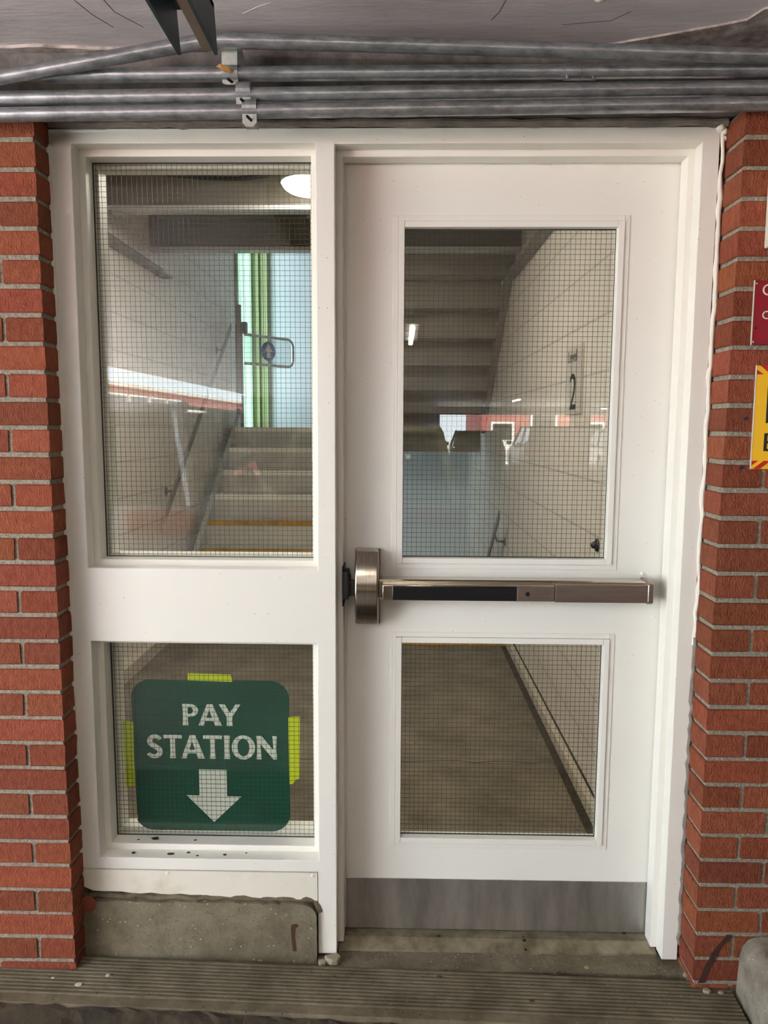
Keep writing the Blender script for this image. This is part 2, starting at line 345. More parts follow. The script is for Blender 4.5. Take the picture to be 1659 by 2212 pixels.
# sealant beads along the brick
def bead(name, x, z0, z1, y, r, m, seed, flat=.0):
    rr = random.Random(seed); n = 46; pts = []; rs = []
    for i in range(n):
        t = i/(n-1); pts.append((x(z0+(z1-z0)*t) + rr.uniform(-.0028, .0028), y + rr.uniform(-.001, .001), z0+(z1-z0)*t)); rs.append(r*rr.uniform(.75, 1.25))
    mb = MB().tube(pts, rs, 8); return mb.build(name, m, fr, smooth=True)
bead('sealant_bead', lambda z: .7445 + .004*max(0, z-.9)/1.14, .86, 2.10, .0, .0055, CAULK, 1)
bead('sealant_bead', lambda z: .7445, .05, .88, -.001, .0055, CAULKB, 2)['label'] = 'grey crumbling sealant bead'
bead('sealant_bead', lambda z: -.834, .24, 2.06, .001, .006, DIRTYW, 4)
rr = random.Random(8)
pts = [(-.83 + 1.585*i/50, -.004 + rr.uniform(-.002, .002), 2.104 + rr.uniform(-.002, .002)) for i in range(51)]
MB().tube(pts, [.010*rr.uniform(.8, 1.15) for _ in pts], 8).build('sealant_bead', CAULKB, fr, smooth=True)['label'] = 'brown grey sealant bead above the frame'
mb = MB()
for x, z, r in ((.742, 2.094, .013), (.751, 2.085, .010), (.756, 2.10, .010), (.735, 2.102, .010), (.753, 2.07, .007)): mb.dome((x, .004, z), r, h=r*1.3, n=10)
mb.build('sealant_lump', CAULK, fr, smooth=True)
# black strike box on the mullion stop
sk = MB().box(-.1425, -.1385, .024, .088, .943, 1.048).box(-.1425, -.127, .022, .085, .962, 1.032).box(-.1425, -.1235, .026, .08, .968, 1.018).build('strike_plate', BLACKM, fr, bevel=.003)
sk['label'] = 'black latch strike on the mullion'

# ---- wired glass sidelights
def wires(mb, x0, x1, z0, z1, y, px=.0127, pz=.0127, r=.00042):
    i = 0; x = x0 + .004
    while x < x1: mb.box(x-r, x+r, y-r, y+r, z0, z1); x += px
    z = z0 + .005
    while z < z1: mb.box(x0, x1, y-r*2.2, y-r*.2, z-r, z+r); z += pz
    return mb
def pane(parent, x0, x1, z0, z1, y0, nm='glass_pane'):
    g = MB().box(x0, x1, y0, y0+.0065, z0, z1).build(nm, GLASS, parent)
    wires(MB(), x0, x1, z0, z1, y0+.0032).build('wire_mesh', WIRE, g)
    return g
for nm, O, lab in (('window_1', OU, 'tall upper wired glass sidelight left of the door'), ('window_2', OL, 'small lower wired glass sidelight holding the green sign')):
    t = thing(nm, lab, 'window', (O[0], .09, O[2]), kind='structure')
    a, b, c, d = ins(O, .0155)
    pane(t, a+.002, b-.002, c+.002, d-.002, .088)
    # inner glazing bead (far side) and black seal
    MB().plate(a-.0005, b+.0005, c-.0005, d+.0005, .100, .148, [(a+.009, b-.009, c+(.004 if nm == 'window_1' else .013), d-.009)]).build('glazing_bead', WHITE, t, weld=True)
    MB().plate(a, b, c, d, .0845, .0875, [(a+.0022, b-.0012, c+.0016, d-.0022)]).build('glazing_seal', PUTTY, t, weld=True)

# ================================================================== the door
dr = thing('door_1', 'white steel door with two wired windows, push bar and steel kick plate', 'door', (.70, .12, .02), kind='structure')
YD = .095
LU = (-.0045, .5555, 1.0440, 1.9090); LL = (-.0045, .5585, .2690, .8460)
MB().plate(-.1515, .6975, .014, 2.056, YD, YD+.044, [LU, LL]).build('door_leaf', DOORW, dr, weld=True, bevel=.001)
def lite_trim(O, ox):
    a, b, c, d = O; w1 = .0135; wi = .0150
    mb = MB(); g = .0006
    # outer flange strips, standing on the leaf
    y0, y1 = YD-.0022, YD+.002
    mb.box(a-w1, a-g, y0, y1, c-w1, d+w1); mb.box(b+g, b+w1, y0, y1, c-w1, d+w1)
    mb.box(a, b, y0, y1, d+g, d+w1); mb.box(a, b, y0, y1, c-w1, c-g)
    o1 = mb.build('glazing_flange', TRIMW, dr, bevel=.0006, seg=1)
    m2 = MB(); y0, y1 = YD-.0065, YD+.030
    m2.box(a, a+wi, y0, y1, c, d); m2.box(b-wi, b, y0, y1, c, d)
    m2.box(a+wi+g, b-wi-g, y0, y1, d-wi, d); m2.box(a+wi+g, b-wi-g, y0, y1, c, c+wi)
    m2.build('glazing_bead', TRIMW, dr, bevel=.0012)
    p = pane(dr, a+.010, b-.010, c+.010, d-.010, YD+.018)
    m3 = MB().plate(a+.008, b-.008, c+.008, d-.008, YD+.0155, YD+.0178, [(a+wi+.0012, b-wi-.0014, c+wi+.0022, d-wi-.0022)])
    m3.build('glazing_seal', PUTTY, dr, weld=True)
lite_trim(LU, 0); lite_trim(LL, 0)
kp = MB().box(-.1378, .687, YD-.0016, YD, .0145, .163).build('kick_plate', KICK, dr, bevel=.0006, seg=1); kp['label'] = 'stainless kick plate along the door bottom'
MB().box(-.150, .696, YD+.002, YD+.03, .004, .0138).build('bottom_seal', BLACKM, dr)
# exit device: head, latch, rail, push pad, cylinder, end cap
ex = MB()
prof = [(.0948, .8885), (.0948, 1.0835)]
for i in range(17):
    a = math.radians(44 - 88*i/16); prof.append((.016 + .141*(1-math.cos(a)), .986 + .141*math.sin(a)*.0965/.0979))
head = MB().prism(prof, 'x', -.1105, -.0505).build('exit_device', STEELH, dr, bevel=.0045, seg=3, smooth=True); head['label'] = 'brushed steel exit device with push bar'
bkp = MB().box(-.113, -.047, .086, .0948, .8835, 1.0845).build('back_plate', STEELB, head, bevel=.002)
MB().box(-.1265, -.108, .040, .066, .968, 1.006).build('latch_bolt', mat('dark_latch_steel', sr(70, 64, 58), .4, .8), head, bevel=.002)
rail = MB().prism([(.0948, .9600), (.0948, 1.0095), (.052, 1.0095), (.0465, 1.0065), (.0465, .962), (.052, .9575)], 'x', -.049, .640).build('rail', POLISH, head, bevel=.0008)
MB().box(-.041, .3975, .0275, .0470, .9595, 1.0010).build('push_pad', POLISH, head, bevel=.0035, seg=3, smooth=True)
MB().box(-.0150, .3010, .0245, .0290, .9610, .9985).build('pad_insert', BLACKP, head, bevel=.004, seg=3, smooth=True)
MB().box(.302, .3968, .0262, .0280, .9612, .9992).build('pad_cover', STEELB, head, bevel=.001)
cyl = MB().disc((.3285, .0258, .9795), .0056, 'y', .0016, 20); cyl.build('lock_cylinder', BLACKP, head, smooth=True)
MB().box(.3986, .6375, .0290, .0480, .9580, 1.0035).build('rail_cover', STEELB, head, bevel=.0015)
MB().prism([(.0948, .9535), (.0948, 1.0130), (.040, 1.0130), (.027, 1.006), (.027, .9600), (.034, .9535)], 'x', .632, .6475).build('end_cap', STEELB, head, bevel=.003, seg=3, smooth=True)
sc = MB().disc((.637, .094, 1.0205), .0058, 'y', .003, 16); sc.dome((.637, .0925, 1.0205), .0042, h=.002); sc.build('screw', TRIMW, head, smooth=True)

# threshold, concrete strip, ribbed step
th = thing('threshold', 'ribbed dirty aluminium threshold under the door', 'threshold', (.27, .06, 0))
mb = MB(); prof = [(.150, -.012), (.150, .013)]
n = 6
for i in range(n):
    y = .098 - .0062*i; prof += [(y, .013), (y-.0006, .0075), (y-.0022, .0075), (y-.0028, .013)]
prof += [(.0600, .0125), (.0290, -.0005), (.0275, -.006), (.0275, -.012)]
mb.prism(prof, 'x', -.1545, .699); mb.build('saddle', ALU, th)
rr = random.Random(21)
def slab_top(x0, x1, y0, y1, z, nz, nx, ny, rnd, zb):
    vs = []; fs = []
    for j in range(ny+1):
        for i in range(nx+1): vs.append((x0+(x1-x0)*i/nx + (rnd.uniform(-.003, .003) if 0 < i < nx else 0), y0+(y1-y0)*j/ny + (rnd.uniform(-.0025, .0025) if j == 0 else 0), z+rnd.uniform(-nz, nz)))
    for j in range(ny):
        for i in range(nx): a = j*(nx+1)+i; fs.append((a, a+1, a+nx+2, a+nx+1))
    b = len(vs); 
    for i in range(nx+1): vs.append((vs[i][0], vs[i][1], zb))
    for i in range(nx): fs.append((i, b+i, b+i+1, i+1))
    return vs, fs
st = MB(); st.add(*slab_top(-.206, .76, -.040, .16, -.006, .0012, 40, 6, rr, -.05))
sill = st.build('concrete_sill', CONC, None); tag(sill, 'narrow worn concrete sill between threshold and ribbed step', 'sill')
sp = thing('ribbed_step', 'dirty grey step with long parallel ribs below the door', 'step', (0, -.12, 0), rz=-.030)
mb = MB(); prof = [(.075, -.06), (.075, .0005)]
y = .070
for i in range(11):
    prof += [(y, -.008), (y-.0008, .0035), (y-.0020, .0045), (y-.0070, .0045), (y-.0080, .0035), (y-.0088, -.008)]; y -= .0122
prof += [(y+.002, .001), (-.088, .001), (-.096, -.006), (-.098, -.06)]
prof = [(p[0]-.12, p[1]) for p in prof]
mb.prism(prof, 'x', -1.35, .838); mb.build('tread', STEPM, sp)
rr = random.Random(17); n = 60; vs = []; fs = []
for j, (yy, zz) in enumerate(((-.094, .0015), (-.104, .000), (-.125, -.010), (-.17, -.022), (-.24, -.030))):
    for i in range(n+1):
        x = -1.35 + 1.75*i/n; q = max(0, (i-30)/30)
        vs.append((x, yy - .12 + rr.uniform(-.006, .004) - q*.012, zz + rr.uniform(-.004, .003) - q*.012))
for j in range(4):
    for i in range(n): a = j*(n+1)+i; fs.append((a, a+1, a+n+2, a+n+1))
MB().add(vs, fs).build('packed_dirt', DIRT, sp)['label'] = 'dark packed dirt along the step front'
lo = struct('floor_gutter', MB().box(-2.6, 2.6, -1.0, .15, -.3, -.055), DIRT, 'dark dirty ground in front of the step', 'ground')

# concrete block under the sidelight
def rough_block(name, m, x0, x1, y0, y1, z0, z1, rad, label, cat, seed):
    o = thing(name, label, cat, ((x0+x1)/2, (y0+y1)/2, z0)); rr = random.Random(seed); pl = []
    nx = 34
    for i in range(nx+1): pl.append((x0+(x1-x0-rad)*i/nx, z1 + rr.uniform(-.0022, .0022)))
    for i in range(1, 9): a = PI/2*(1-i/8); pl.append((x1-rad+rad*math.cos(a), z1-rad*.8+rad*.8*math.sin(a)))
    for i in range(1, 9): pl.append((x1+rr.uniform(-.002, .001), z1-rad*.8-(z1-rad*.8-z0)*i/8))
    pl += [(x1, z0), (x0, z0)] + [(x0+rr.uniform(-.001, .003), z0+(z1-z0)*i/8) for i in range(1, 8)]
    mb = MB().prism(pl, 'y', y0, y1); mb.build('block', m, o, bevel=.005, seg=2); return o
bk = rough_block('concrete_block', CONC, -.838, -.2085, -.012, .15, -.05, .152, .045, 'speckled dirty concrete block under the white sidelight base panel', 'concrete block', 4)
MB().dome((-.8135, -.011, .1425), .0225, h=.006, n=18).build('brick_chip', BRICKC, bk, smooth=True)['label'] = 'round red brick chip set in the mortar'
mb = MB(); rr = random.Random(2); pts = [(-.835+.62*i/30, .004+rr.uniform(-.003, .003), .160-.004*i/30+rr.uniform(-.003, .003)) for i in range(31)] + [(-.206, .004, .140), (-.203, .004, .125)]
mb.tube(pts, [.0095*rr.uniform(.7, 1.2) for _ in pts], 7); mb.build('mortar_bed', mat('brown_mortar_bed', sr(112, 100, 80), .9, bump=.8, bscale=60, col2=sr(80, 70, 54), vscale=20), bk, smooth=True)
# stain on block
mb = MB(); mb.prism([(-.275, .095), (-.262, .098), (-.255, .092), (-.264, .086), (-.266, .06), (-.262, .02), (-.272, .02), (-.2755, .06), (-.277, .085)], 'y', -.0126, -.0115); mb.build('rust_stain', mat('rust_stain', sr(70, 45, 28), .9), bk)

# right kerb
kb = thing('painted_kerb', 'glossy grey painted concrete kerb at the foot of the right brick pier', 'kerb', (1.0, -.35, -.05))
prof = [(.848, -.05), (.850, .03), (.853, .09), (.860, .122), (.872, .140), (.890, .148), (.95, .150), (1.5, .150), (1.5, -.05)]
mb = MB(); rr = random.Random(6); ny = 16; vs = []; fs = []; n = len(prof)
for j in range(ny+1):
    y = -.104 - .55*j/ny
    for i, (x, z) in enumerate(prof): vs.append((x - .02*j/ny + (rr.uniform(-.002, .002) if 0 < i < 7 else 0), y, z + (rr.uniform(-.0015, .0015) if 0 < i < 7 else 0)))
for j in range(ny):
    for i in range(n-1): a = j*n+i; fs.append((a, a+1, a+n+1, a+n))
fs += [list(range(n)), [ny*n+i for i in range(n)]]
mb.add(vs, fs); mb.build('kerb_body', CURB, kb, smooth=True)
MB().box(.93, 1.5, -.64, -.104, .149, .1525).build('wet_top', mat('dark_wet_film', sr(62, 56, 48), .18, bump=.6, bscale=30), kb)['label'] = 'dark wet film on the kerb top'

# ================================================================== conduits, clamps, channel, ceiling marks
def conduit(name, label, pts, r=.0152, bands=()):
    t = thing(name, label, 'conduit', pts[0], 'metal conduits above the door')
    pp = [Vector(p) for p in pts]; sm = [pp[0]]
    for i in range(1, len(pp)-1):
        a, b, c = pp[i-1], pp[i], pp[i+1]; la = min(.06, (b-a).length/2); lc = min(.06, (c-b).length/2)
        A = b + (a-b).normalized()*la; D = b + (c-b).normalized()*lc
        for k in range(7): q = k/6; sm.append(A*(1-q)**2 + b*2*q*(1-q) + D*q*q)
    sm.append(pp[-1]); o = MB().tube(sm, r, 20).build('tube', GALV, t, smooth=True)
    return t
rX = 1.3
c1 = conduit('metal_conduit', 'lowest grey metal conduit, just above the white frame', [(-1.6, -.130, 2.069), (1.4, -.130, 2.0995)])
c2 = conduit('metal_conduit', 'second metal conduit from the bottom, above the lowest one', [(-1.6, -.128, 2.1035), (1.4, -.128, 2.1325)])
c3 = conduit('metal_conduit', 'third metal conduit from the bottom, with a screwed coupling', [(-1.6, -.118, 2.1575), (-.44, -.118, 2.1632), (1.4, -.118, 2.168)])
c4 = conduit('metal_conduit', 'topmost metal conduit, bent upward at its left under the ceiling', [(-1.6, -.210, 2.060), (-.87, -.152, 2.1415), (-.44, -.152, 2.2125), (-.395, -.152, 2.2165), (-.034, -.152, 2.2060), (.775, -.152, 2.1795), (1.4, -.152, 2.160)])
cp = MB().tube([(.352, -.118, 2.1650), (.3855, -.118, 2.1651)], .0172, 20).tube([(.3870, -.118, 2.1651), (.4200, -.118, 2.1652)], .0172, 20).build('coupling', GALV, c3, smooth=True)
for x in (.357, .412): MB().tube([(x, -.130, 2.152), (x, -.134, 2.142)], [.003, .0036], 8).build('set_screw', ZINC, cp, smooth=True)
# strut with clamps
def clamp(name, label, x, y, z, w, h, up=0):
    t = thing(name, label, 'pipe clamp', (x, y, z), 'zinc pipe straps on the strut')
    n = 11; an = [math.radians(-100 + 200*i/(n-1)) for i in range(n)]
    outer = [(y - .0185*math.cos(a), z + .0185*math.sin(a)) for a in an]; inner = [(y - .0160*math.cos(a), z + .0160*math.sin(a)) for a in an]
    mb = MB(); strip_x(mb, outer, inner, x-w/2, x+w/2); mb.build('strap', ZINC, t)
    MB().prism([(x-w/2, z-.0165), (x+w/2, z-.0165), (x+w/2, z-.0165-h*.68), (x+w/2-.008, z-.0165-h), (x-w/2+.008, z-.0165-h), (x-w/2, z-.0165-h*.68)], 'y', y-.0125, y-.0105).build('tab', TABM, t)
    if up: MB().prism([(x-w*.5, z+.012), (x+w*.5, z+.012), (x+w*.5, z+.012+up*.8), (x+w*.3, z+.012+up), (x-w*.3, z+.012+up), (x-w*.5, z+.012+up*.8)], 'y', y-.0165, y-.0145).build('tab', TABM, t)
    MB().tube([(x+.004, y-.0115, z-.0165-h*.52), (x-.003, y-.026, z-.0165-h*.36)], .0030, 8).build('bolt', BLACKM, t, smooth=True)
    return t
def strip_x(mb, outer, inner, a, b):
    for i in range(len(outer)-1): mb.prism([outer[i], outer[i+1], inner[i+1], inner[i]], 'x', a, b)
TABM = mat('bright_zinc_tab', sr(208, 212, 206), .4, .5, bump=.1, bscale=60, col2=sr(176, 180, 172), vscale=40)
strut = thing('strut_channel', 'slotted steel strut behind the pipe straps', 'strut', (-.35, -.1, 2.05))
mb = MB(); mb.prism([(-.385, 2.235), (-.355, 2.235), (-.318, 2.060), (-.346, 2.060)], 'y', -.110, -.088); mb.build('strut_body', ZINC, strut)
clamp('pipe_strap', 'lowest zinc pipe strap, over the bottom conduit', -.3290, -.130, 2.0880, .031, .026)
clamp('pipe_strap', 'second zinc pipe strap from the bottom', -.3420, -.128, 2.1230, .031, .024)
clamp('pipe_strap', 'topmost zinc pipe strap, with a shred of dry leaf', -.372, -.118, 2.1635, .034, .010, .034)
lf = MB(); rr = random.Random(4)
lf.add([(-.398, -.150, 2.165), (-.388, -.156, 2.168), (-.370, -.158, 2.161), (-.358, -.154, 2.156), (-.362, -.160, 2.147), (-.380, -.158, 2.154)], [(0, 1, 5), (1, 2, 5), (2, 4, 5), (2, 3, 4)])
so = lf.build('dry_leaf', mat('dry_leaf', sr(150, 110, 50), .8)); tag(so, 'curled brown dry leaf caught on the topmost pipe strap', 'leaf'); sm_ = so.modifiers.new('solid', 'SOLIDIFY'); sm_.thickness = .0012
# steel channel under the ceiling
ch = thing('steel_channel', 'dark teal steel channel end hanging under the ceiling', 'steel channel', (-.38, -.6, 2.10))
mb = MB()
mb.prism([(-1.5, 2.085), (-.372, 2.085), (-.395, 2.16), (-1.5, 2.16)], 'x', -.4165, -.4105); mb.build('flange', TEAL, ch)
mb = MB(); mb.prism([(-1.5, 2.085), (-.372, 2.085), (-.395, 2.16), (-1.5, 2.16)], 'x', -.3480, -.3420); mb.build('flange', TEAL, ch)
MB().box(-.4165, -.3420, -1.5, -.395, 2.152, 2.162).build('web', TEAL, ch)
MB().box(-.366, -.3475, -1.5, -.385, 2.086, 2.090).build('lip', mat('brown_steel_lip', sr(120, 104, 90), .5, .2), ch)
MB().box(-.392, -.380, -1.2, -1.188, 2.16, 2.25).build('hanger_rod', ZINC, ch)
# ceiling marks
def ribbon(mb, pts, wd, z):
    for a, b in zip(pts, pts[1:]):
        a, b = Vector((*a, 0)), Vector((*b, 0)); d = (b-a).normalized(); n = Vector((-d.y, d.x, 0))*wd/2
        mb.prism([(a-n)[:2], (b-n)[:2], (b+n)[:2], (a+n)[:2]], 'z', z, z+.001)
mb = MB()
for pts in ([(-.66, -.245), (-.645, -.19), (-.62, -.14)], [(-.60, -.245), (-.595, -.2), (-.555, -.14)], [(.21, -.245), (.20, -.19), (.188, -.16)], [(.47, -.19), (.44, -.155), (.34, -.14)]): ribbon(mb, pts, .0013, 2.2496)
mb.build('crack', CRACK, cl)
mb = MB(); ribbon(mb, [(-.33, -.19), (-.295, -.215), (-.265, -.23)], .0016, 2.2494); mb.build('scratch', CRACKW, cl)
rr = random.Random(12); mb = MB()
poly = [(.58, -.105), (.66, -.135), (.72, -.16), (.735, -.20), (.80, -.245), (.96, -.245), (.96, -.046), (.30, -.046), (.34, -.060), (.46, -.058), (.50, -.075)]
mb.prism(poly, 'z', 2.2455, 2.2502); mb.build('flaked_patch', CEILF, cl)
mb = MB(); mb.prism([(-.95, -.046), (-.95, -.075)] + [(-.95+.5*i/14, -.072+.02*i/14+rr.uniform(-.006, .006)) for i in range(15)] + [(-.44, -.046)], 'z', 2.243, 2.2502); mb.build('flaked_patch', CEILF, cl)
an = MB(); an.dome((.392, -.245, 2.250), .012, axis=(0, 0, -1), h=.011, n=10, m=4); an.dome((.400, -.238, 2.250), .008, axis=(0, 0, -1), h=.008, n=8, m=3)
tag(an.build('anchor_stub', CAULK, smooth=True), 'paint-covered anchor stub on the ceiling', 'anchor')

# ================================================================== green PAY STATION sign behind the lower sidelight
YS = .0958
sg = thing('pay_station_sign', 'dark green PAY STATION sign with a white down arrow', 'sign', (-.506, YS, .29))
pl = []; x0, x1, z0, z1, R = -.7200, -.2912, .2925, .7205, .052
for cx, cz, a0 in ((x1-R, z1-R, 0), (x0+R, z1-R, 90), (x0+R, z0+R, 180), (x1-R, z0+R, 270)):
    for i in range(11): a = math.radians(a0+9*i); pl.append((cx+R*math.cos(a), cz+R*math.sin(a)))
pl = [(x + (.006 if (z < .345 and x < x0+.004) else 0), z) for x, z in pl]
MB().prism(pl, 'y', YS, YS+.003).build('sign_board', GREEN, sg)
def strip(mb, outer, inner, y0, y1):
    for i in range(len(outer)-1): mb.prism([outer[i], outer[i+1], inner[i+1], inner[i]], 'y', y0, y1)
def stem(cx, w, z0=0., z1=1., fl=.16):
    w2 = w/2; return [(cx-w2*(1+fl), z0), (cx+w2*(1+fl), z0), (cx+w2, z0+.25), (cx+w2*.97, .5), (cx+w2, z1-.25), (cx+w2*(1+fl), z1), (cx-w2*(1+fl), z1), (cx-w2, z1-.25), (cx-w2*.97, .5), (cx-w2, z0+.25)]
def arc(cx, cz, rx, rz, a0, a1, n=18): return [(cx+rx*math.cos(math.radians(a0+(a1-a0)*i/n)), cz+rz*math.sin(math.radians(a0+(a1-a0)*i/n))) for i in range(n+1)]
def glyph(c):                                    # polygons in a unit-height cell, and the glyph width
    P = []; W = .6
    if c == 'I': P.append(('p', stem(.13, .21))); W = .27
    if c == 'T': P += [('p', stem(.375, .20)), ('p', [(0, .99), (.02, .83), (.1, .855), (.65, .855), (.73, .83), (.75, .99), (.65, 1.0), (.1, 1.0)])]; W = .75
    if c == 'P':
        P.append(('p', stem(.13, .20))); P.append(('s', [(.2, 1.0)] + arc(.30, .705, .335, .295, 90, -90) + [(.2, .41)], [(.2, .87)] + arc(.28, .705, .155, .165, 90, -90) + [(.2, .54)])); W = .62
    if c == 'A':
        P += [('p', [(0, 0), (.20, 0), (.45, .80), (.50, 1.0), (.40, 1.0), (.34, .98)]), ('p', [(.33, .98), (.40, 1.0), (.56, 1.0), (.60, .9), (.92, 0), (.66, 0), (.43, .74)]), ('p', [(.18, .22), (.72, .22), (.66, .37), (.22, .37)])]; W = .90
    if c == 'Y':
        P += [('p', stem(.41, .20, 0, .5)), ('p', [(0, 1), (.23, 1), (.51, .46), (.31, .42)]), ('p', [(.84, 1), (.65, 1), (.36, .50), (.51, .42)])]; W = .84
    if c == 'O': P.append(('s', arc(.45, .5, .455, .52, 0, 360, 40), arc(.45, .5, .235, .385, 0, 360, 40))); W = .90
    if c == 'N': P += [('p', [(.0, 0), (.20, 0), (.165, .5), (.165, 1), (.0, 1), (.03, .5)]), ('p', [(.0, 1), (.21, 1), (.80, .22), (.80, 0), (.66, 0), (.10, .74)]), ('p', [(.80, 1), (.63, 1), (.665, .5), (.665, 0), (.80, 0), (.775, .5)])]; W = .80
    if c == 'S':
        ctr = arc(.325, .73, .215, .195, 20, 250, 16) + arc(.275, .275, .235, .205, 70, -160, 16)
        wd = [.15+.06*math.sin(PI*i/33) for i in range(len(ctr))]
        o, n_ = [], []
        for i, p in enumerate(ctr):
            a = ctr[max(i-1, 0)]; b = ctr[min(i+1, len(ctr)-1)]; d = Vector((b[0]-a[0], b[1]-a[1])).normalized(); nn = Vector((-d.y, d.x))*wd[i]/2
            o.append((p[0]+nn.x, p[1]+nn.y)); n_.append((p[0]-nn.x, p[1]-nn.y))
        P.append(('s', o, n_)); W = .58
    return P, W
def word(mb, txt, xa, xb, za, zb, y0, y1, gap=.09, kern={}):
    pos = []; x = 0
    for i, c in enumerate(txt):
        x += kern.get(txt[max(i-1, 0):i+1], 0); P, W = glyph(c); pos.append((x, P)); x += W + gap
    tot = x - gap; sx = (xb-xa)/tot; sz = zb-za
    kk = 0
    for ox, P in pos:
        for q in P:
            kk += 1; ya = y0 - kk*2.5e-5
            T = lambda l: [(xa+(ox+px)*sx, za+pz*sz) for px, pz in l]
            if q[0] == 'p': mb.prism(T(q[1]), 'y', ya, y1)
            else: strip(mb, T(q[1]), T(q[2]), ya, y1)
LY0, LY1 = YS-.0005, YS+.001
mb = MB(); word(mb, 'PAY', -.5825, -.4235, .5925, .6535, LY0, LY1, .04, {'PA': -.03, 'AY': -.13}); mb.build('lettering', SIGNW, sg)
mb = MB(); word(mb, 'STATION', -.6805, -.3260, .5000, .5660, LY0, LY1, .055, {'TA': -.10, 'AT': -.10}); mb.build('lettering', SIGNW, sg)
MB().prism([(-.5400, .4690), (-.4640, .4685), (-.4640, .3930), (-.4250, .3925), (-.5010, .3180), (-.5755, .3945), (-.5400, .3940)], 'y', LY0, LY1).build('arrow', SIGNW, sg)
for poly, lab in (([(-.5640, .7195), (-.4435, .7165), (-.4480, .7370), (-.5640, .7395)], 'yellow-green tape strip along the top of the green sign'),
                  ([(-.7160, .6000), (-.7445, .6030), (-.7410, .4180), (-.7180, .4190)], 'yellow-green tape strip on the left edge of the green sign'),
                  ([(-.2940, .6200), (-.2625, .6225), (-.2650, .4465), (-.2740, .4440), (-.2840, .4310), (-.2925, .4300)], 'yellow-green tape strip on the right edge of the green sign')):
    tag(MB().prism(poly, 'y', YS-.0008, YS-.0002).build('adhesive_tape', TAPE), lab, 'tape', 'tape strips on the green sign')

# ================================================================== signs on the right pier
YP = -.097
def text_mesh(txt, size, m, parent, loc, rot=(PI/2, 0, 0), name='lettering', ext=.0004, sx=1.0):
    cu = bpy.data.curves.new(name, 'FONT'); cu.body = txt; cu.size = size; cu.extrude = ext; cu.resolution_u = 4
    tmp = bpy.data.objects.new('tmp', cu); C.objects.link(tmp); dg = bpy.context.evaluated_depsgraph_get(); dg.update()
    me = bpy.data.meshes.new_from_object(tmp.evaluated_get(dg)); bpy.data.objects.remove(tmp); bpy.data.curves.remove(cu)
    me.materials.clear(); me.materials.append(m)
    mt = Matrix.Translation(Vector(loc) - base_of(parent)) @ Matrix.LocRotScale(None, __import__('mathutils').Euler(rot), Vector((sx, 1, 1)))
    me.transform(mt); me.name = name
    o = bpy.data.objects.new(name, me); C.objects.link(o); o.parent = parent; return o
rs = thing('red_sign', 'dark red metal sign with pale lettering on the right brick pier', 'sign', (.80, YP, 1.588))
MB().box(.7960, 1.10, YP-.0035, YP-.0005, 1.5885, 1.7295).build('sign_plate', RED, rs, bevel=.0006, seg=1)
MB().box(.7945, .7962, YP-.0042, YP-.0004, 1.588, 1.730).build('pale_edge', PANEW, rs)
text_mesh('C', .036, SIGNW, rs, (.8120, YP-.0037, 1.6970)); text_mesh('C', .026, SIGNW, rs, (.8150, YP-.0037, 1.6450))
for z in (1.7230, 1.5945): MB().dome((.8005, YP-.0035, z), .0028, h=.002).build('rivet', ZINC, rs, smooth=True)
MB().disc((.8040, YP-.0036, 1.6250), .0026, 'y', .001, 12).build('screw_hole', BLACKM, rs)
ys = thing('yellow_sign', 'yellow warning sign with red hazard stripes on the right brick pier', 'sign', (.81, YP, 1.307))
MB().box(.8115, 1.12, YP-.0035, YP-.0005, 1.3070, 1.5420).build('sign_plate', YEL, ys, bevel=.0006, seg=1)
MB().box(.8100, .8117, YP-.0042, YP-.0004, 1.3065, 1.5425).build('pale_edge', PANEW, ys)
yy0, yy1 = YP-.0041, YP-.0033
for poly in ([(.8118, 1.5330), (.8118, 1.5220), (.8270, 1.5220)], [(.8200, 1.5418), (.8350, 1.5290), (.8500, 1.5290), (.8350, 1.5418)],
             [(.8118, 1.3260), (.8270, 1.3260), (.8118, 1.3150)], [(.8160, 1.3075), (.8400, 1.3260), (.8550, 1.3260), (.8320, 1.3075)]):
    MB().prism(poly, 'y', yy0, yy1).build('hazard_stripe', REDST, ys)
MB().box(.8385, .8700, yy0, yy1, 1.4120, 1.4960).build('black_bar', BLACKP, ys)
text_mesh('E', .0600, BLACKP, ys, (.8320, YP-.0037, 1.3480), sx=1.15, ext=.0006)
bx = thing('wall_box', 'pale cream box at the right edge of the brick pier', 'wall box', (.85, YP, 1.80))
MB().box(.8120, 1.0, YP-.05, YP, 1.7990, 1.9480).build('box_body', PANEW, bx, bevel=.003)
MB().tube([(.8185, YP-.012, 1.7905), (1.0, YP-.012, 1.7905)], .0085, 12).build('pipe', GALV, bx, smooth=True)
for i, (x, z, lab) in enumerate(((.7955, 1.4222, 'upper dark blue wall anchor in the mortar beside the yellow sign'), (.7920, 1.3100, 'lower dark blue wall anchor in the mortar beside the yellow sign corner'))):
    tag(MB().disc((x, YP+.001, z), .0042, 'y', .006, 14).build('wall_anchor', ANCHOR, smooth=True), lab, 'wall anchor', 'wall anchors beside the yellow sign')

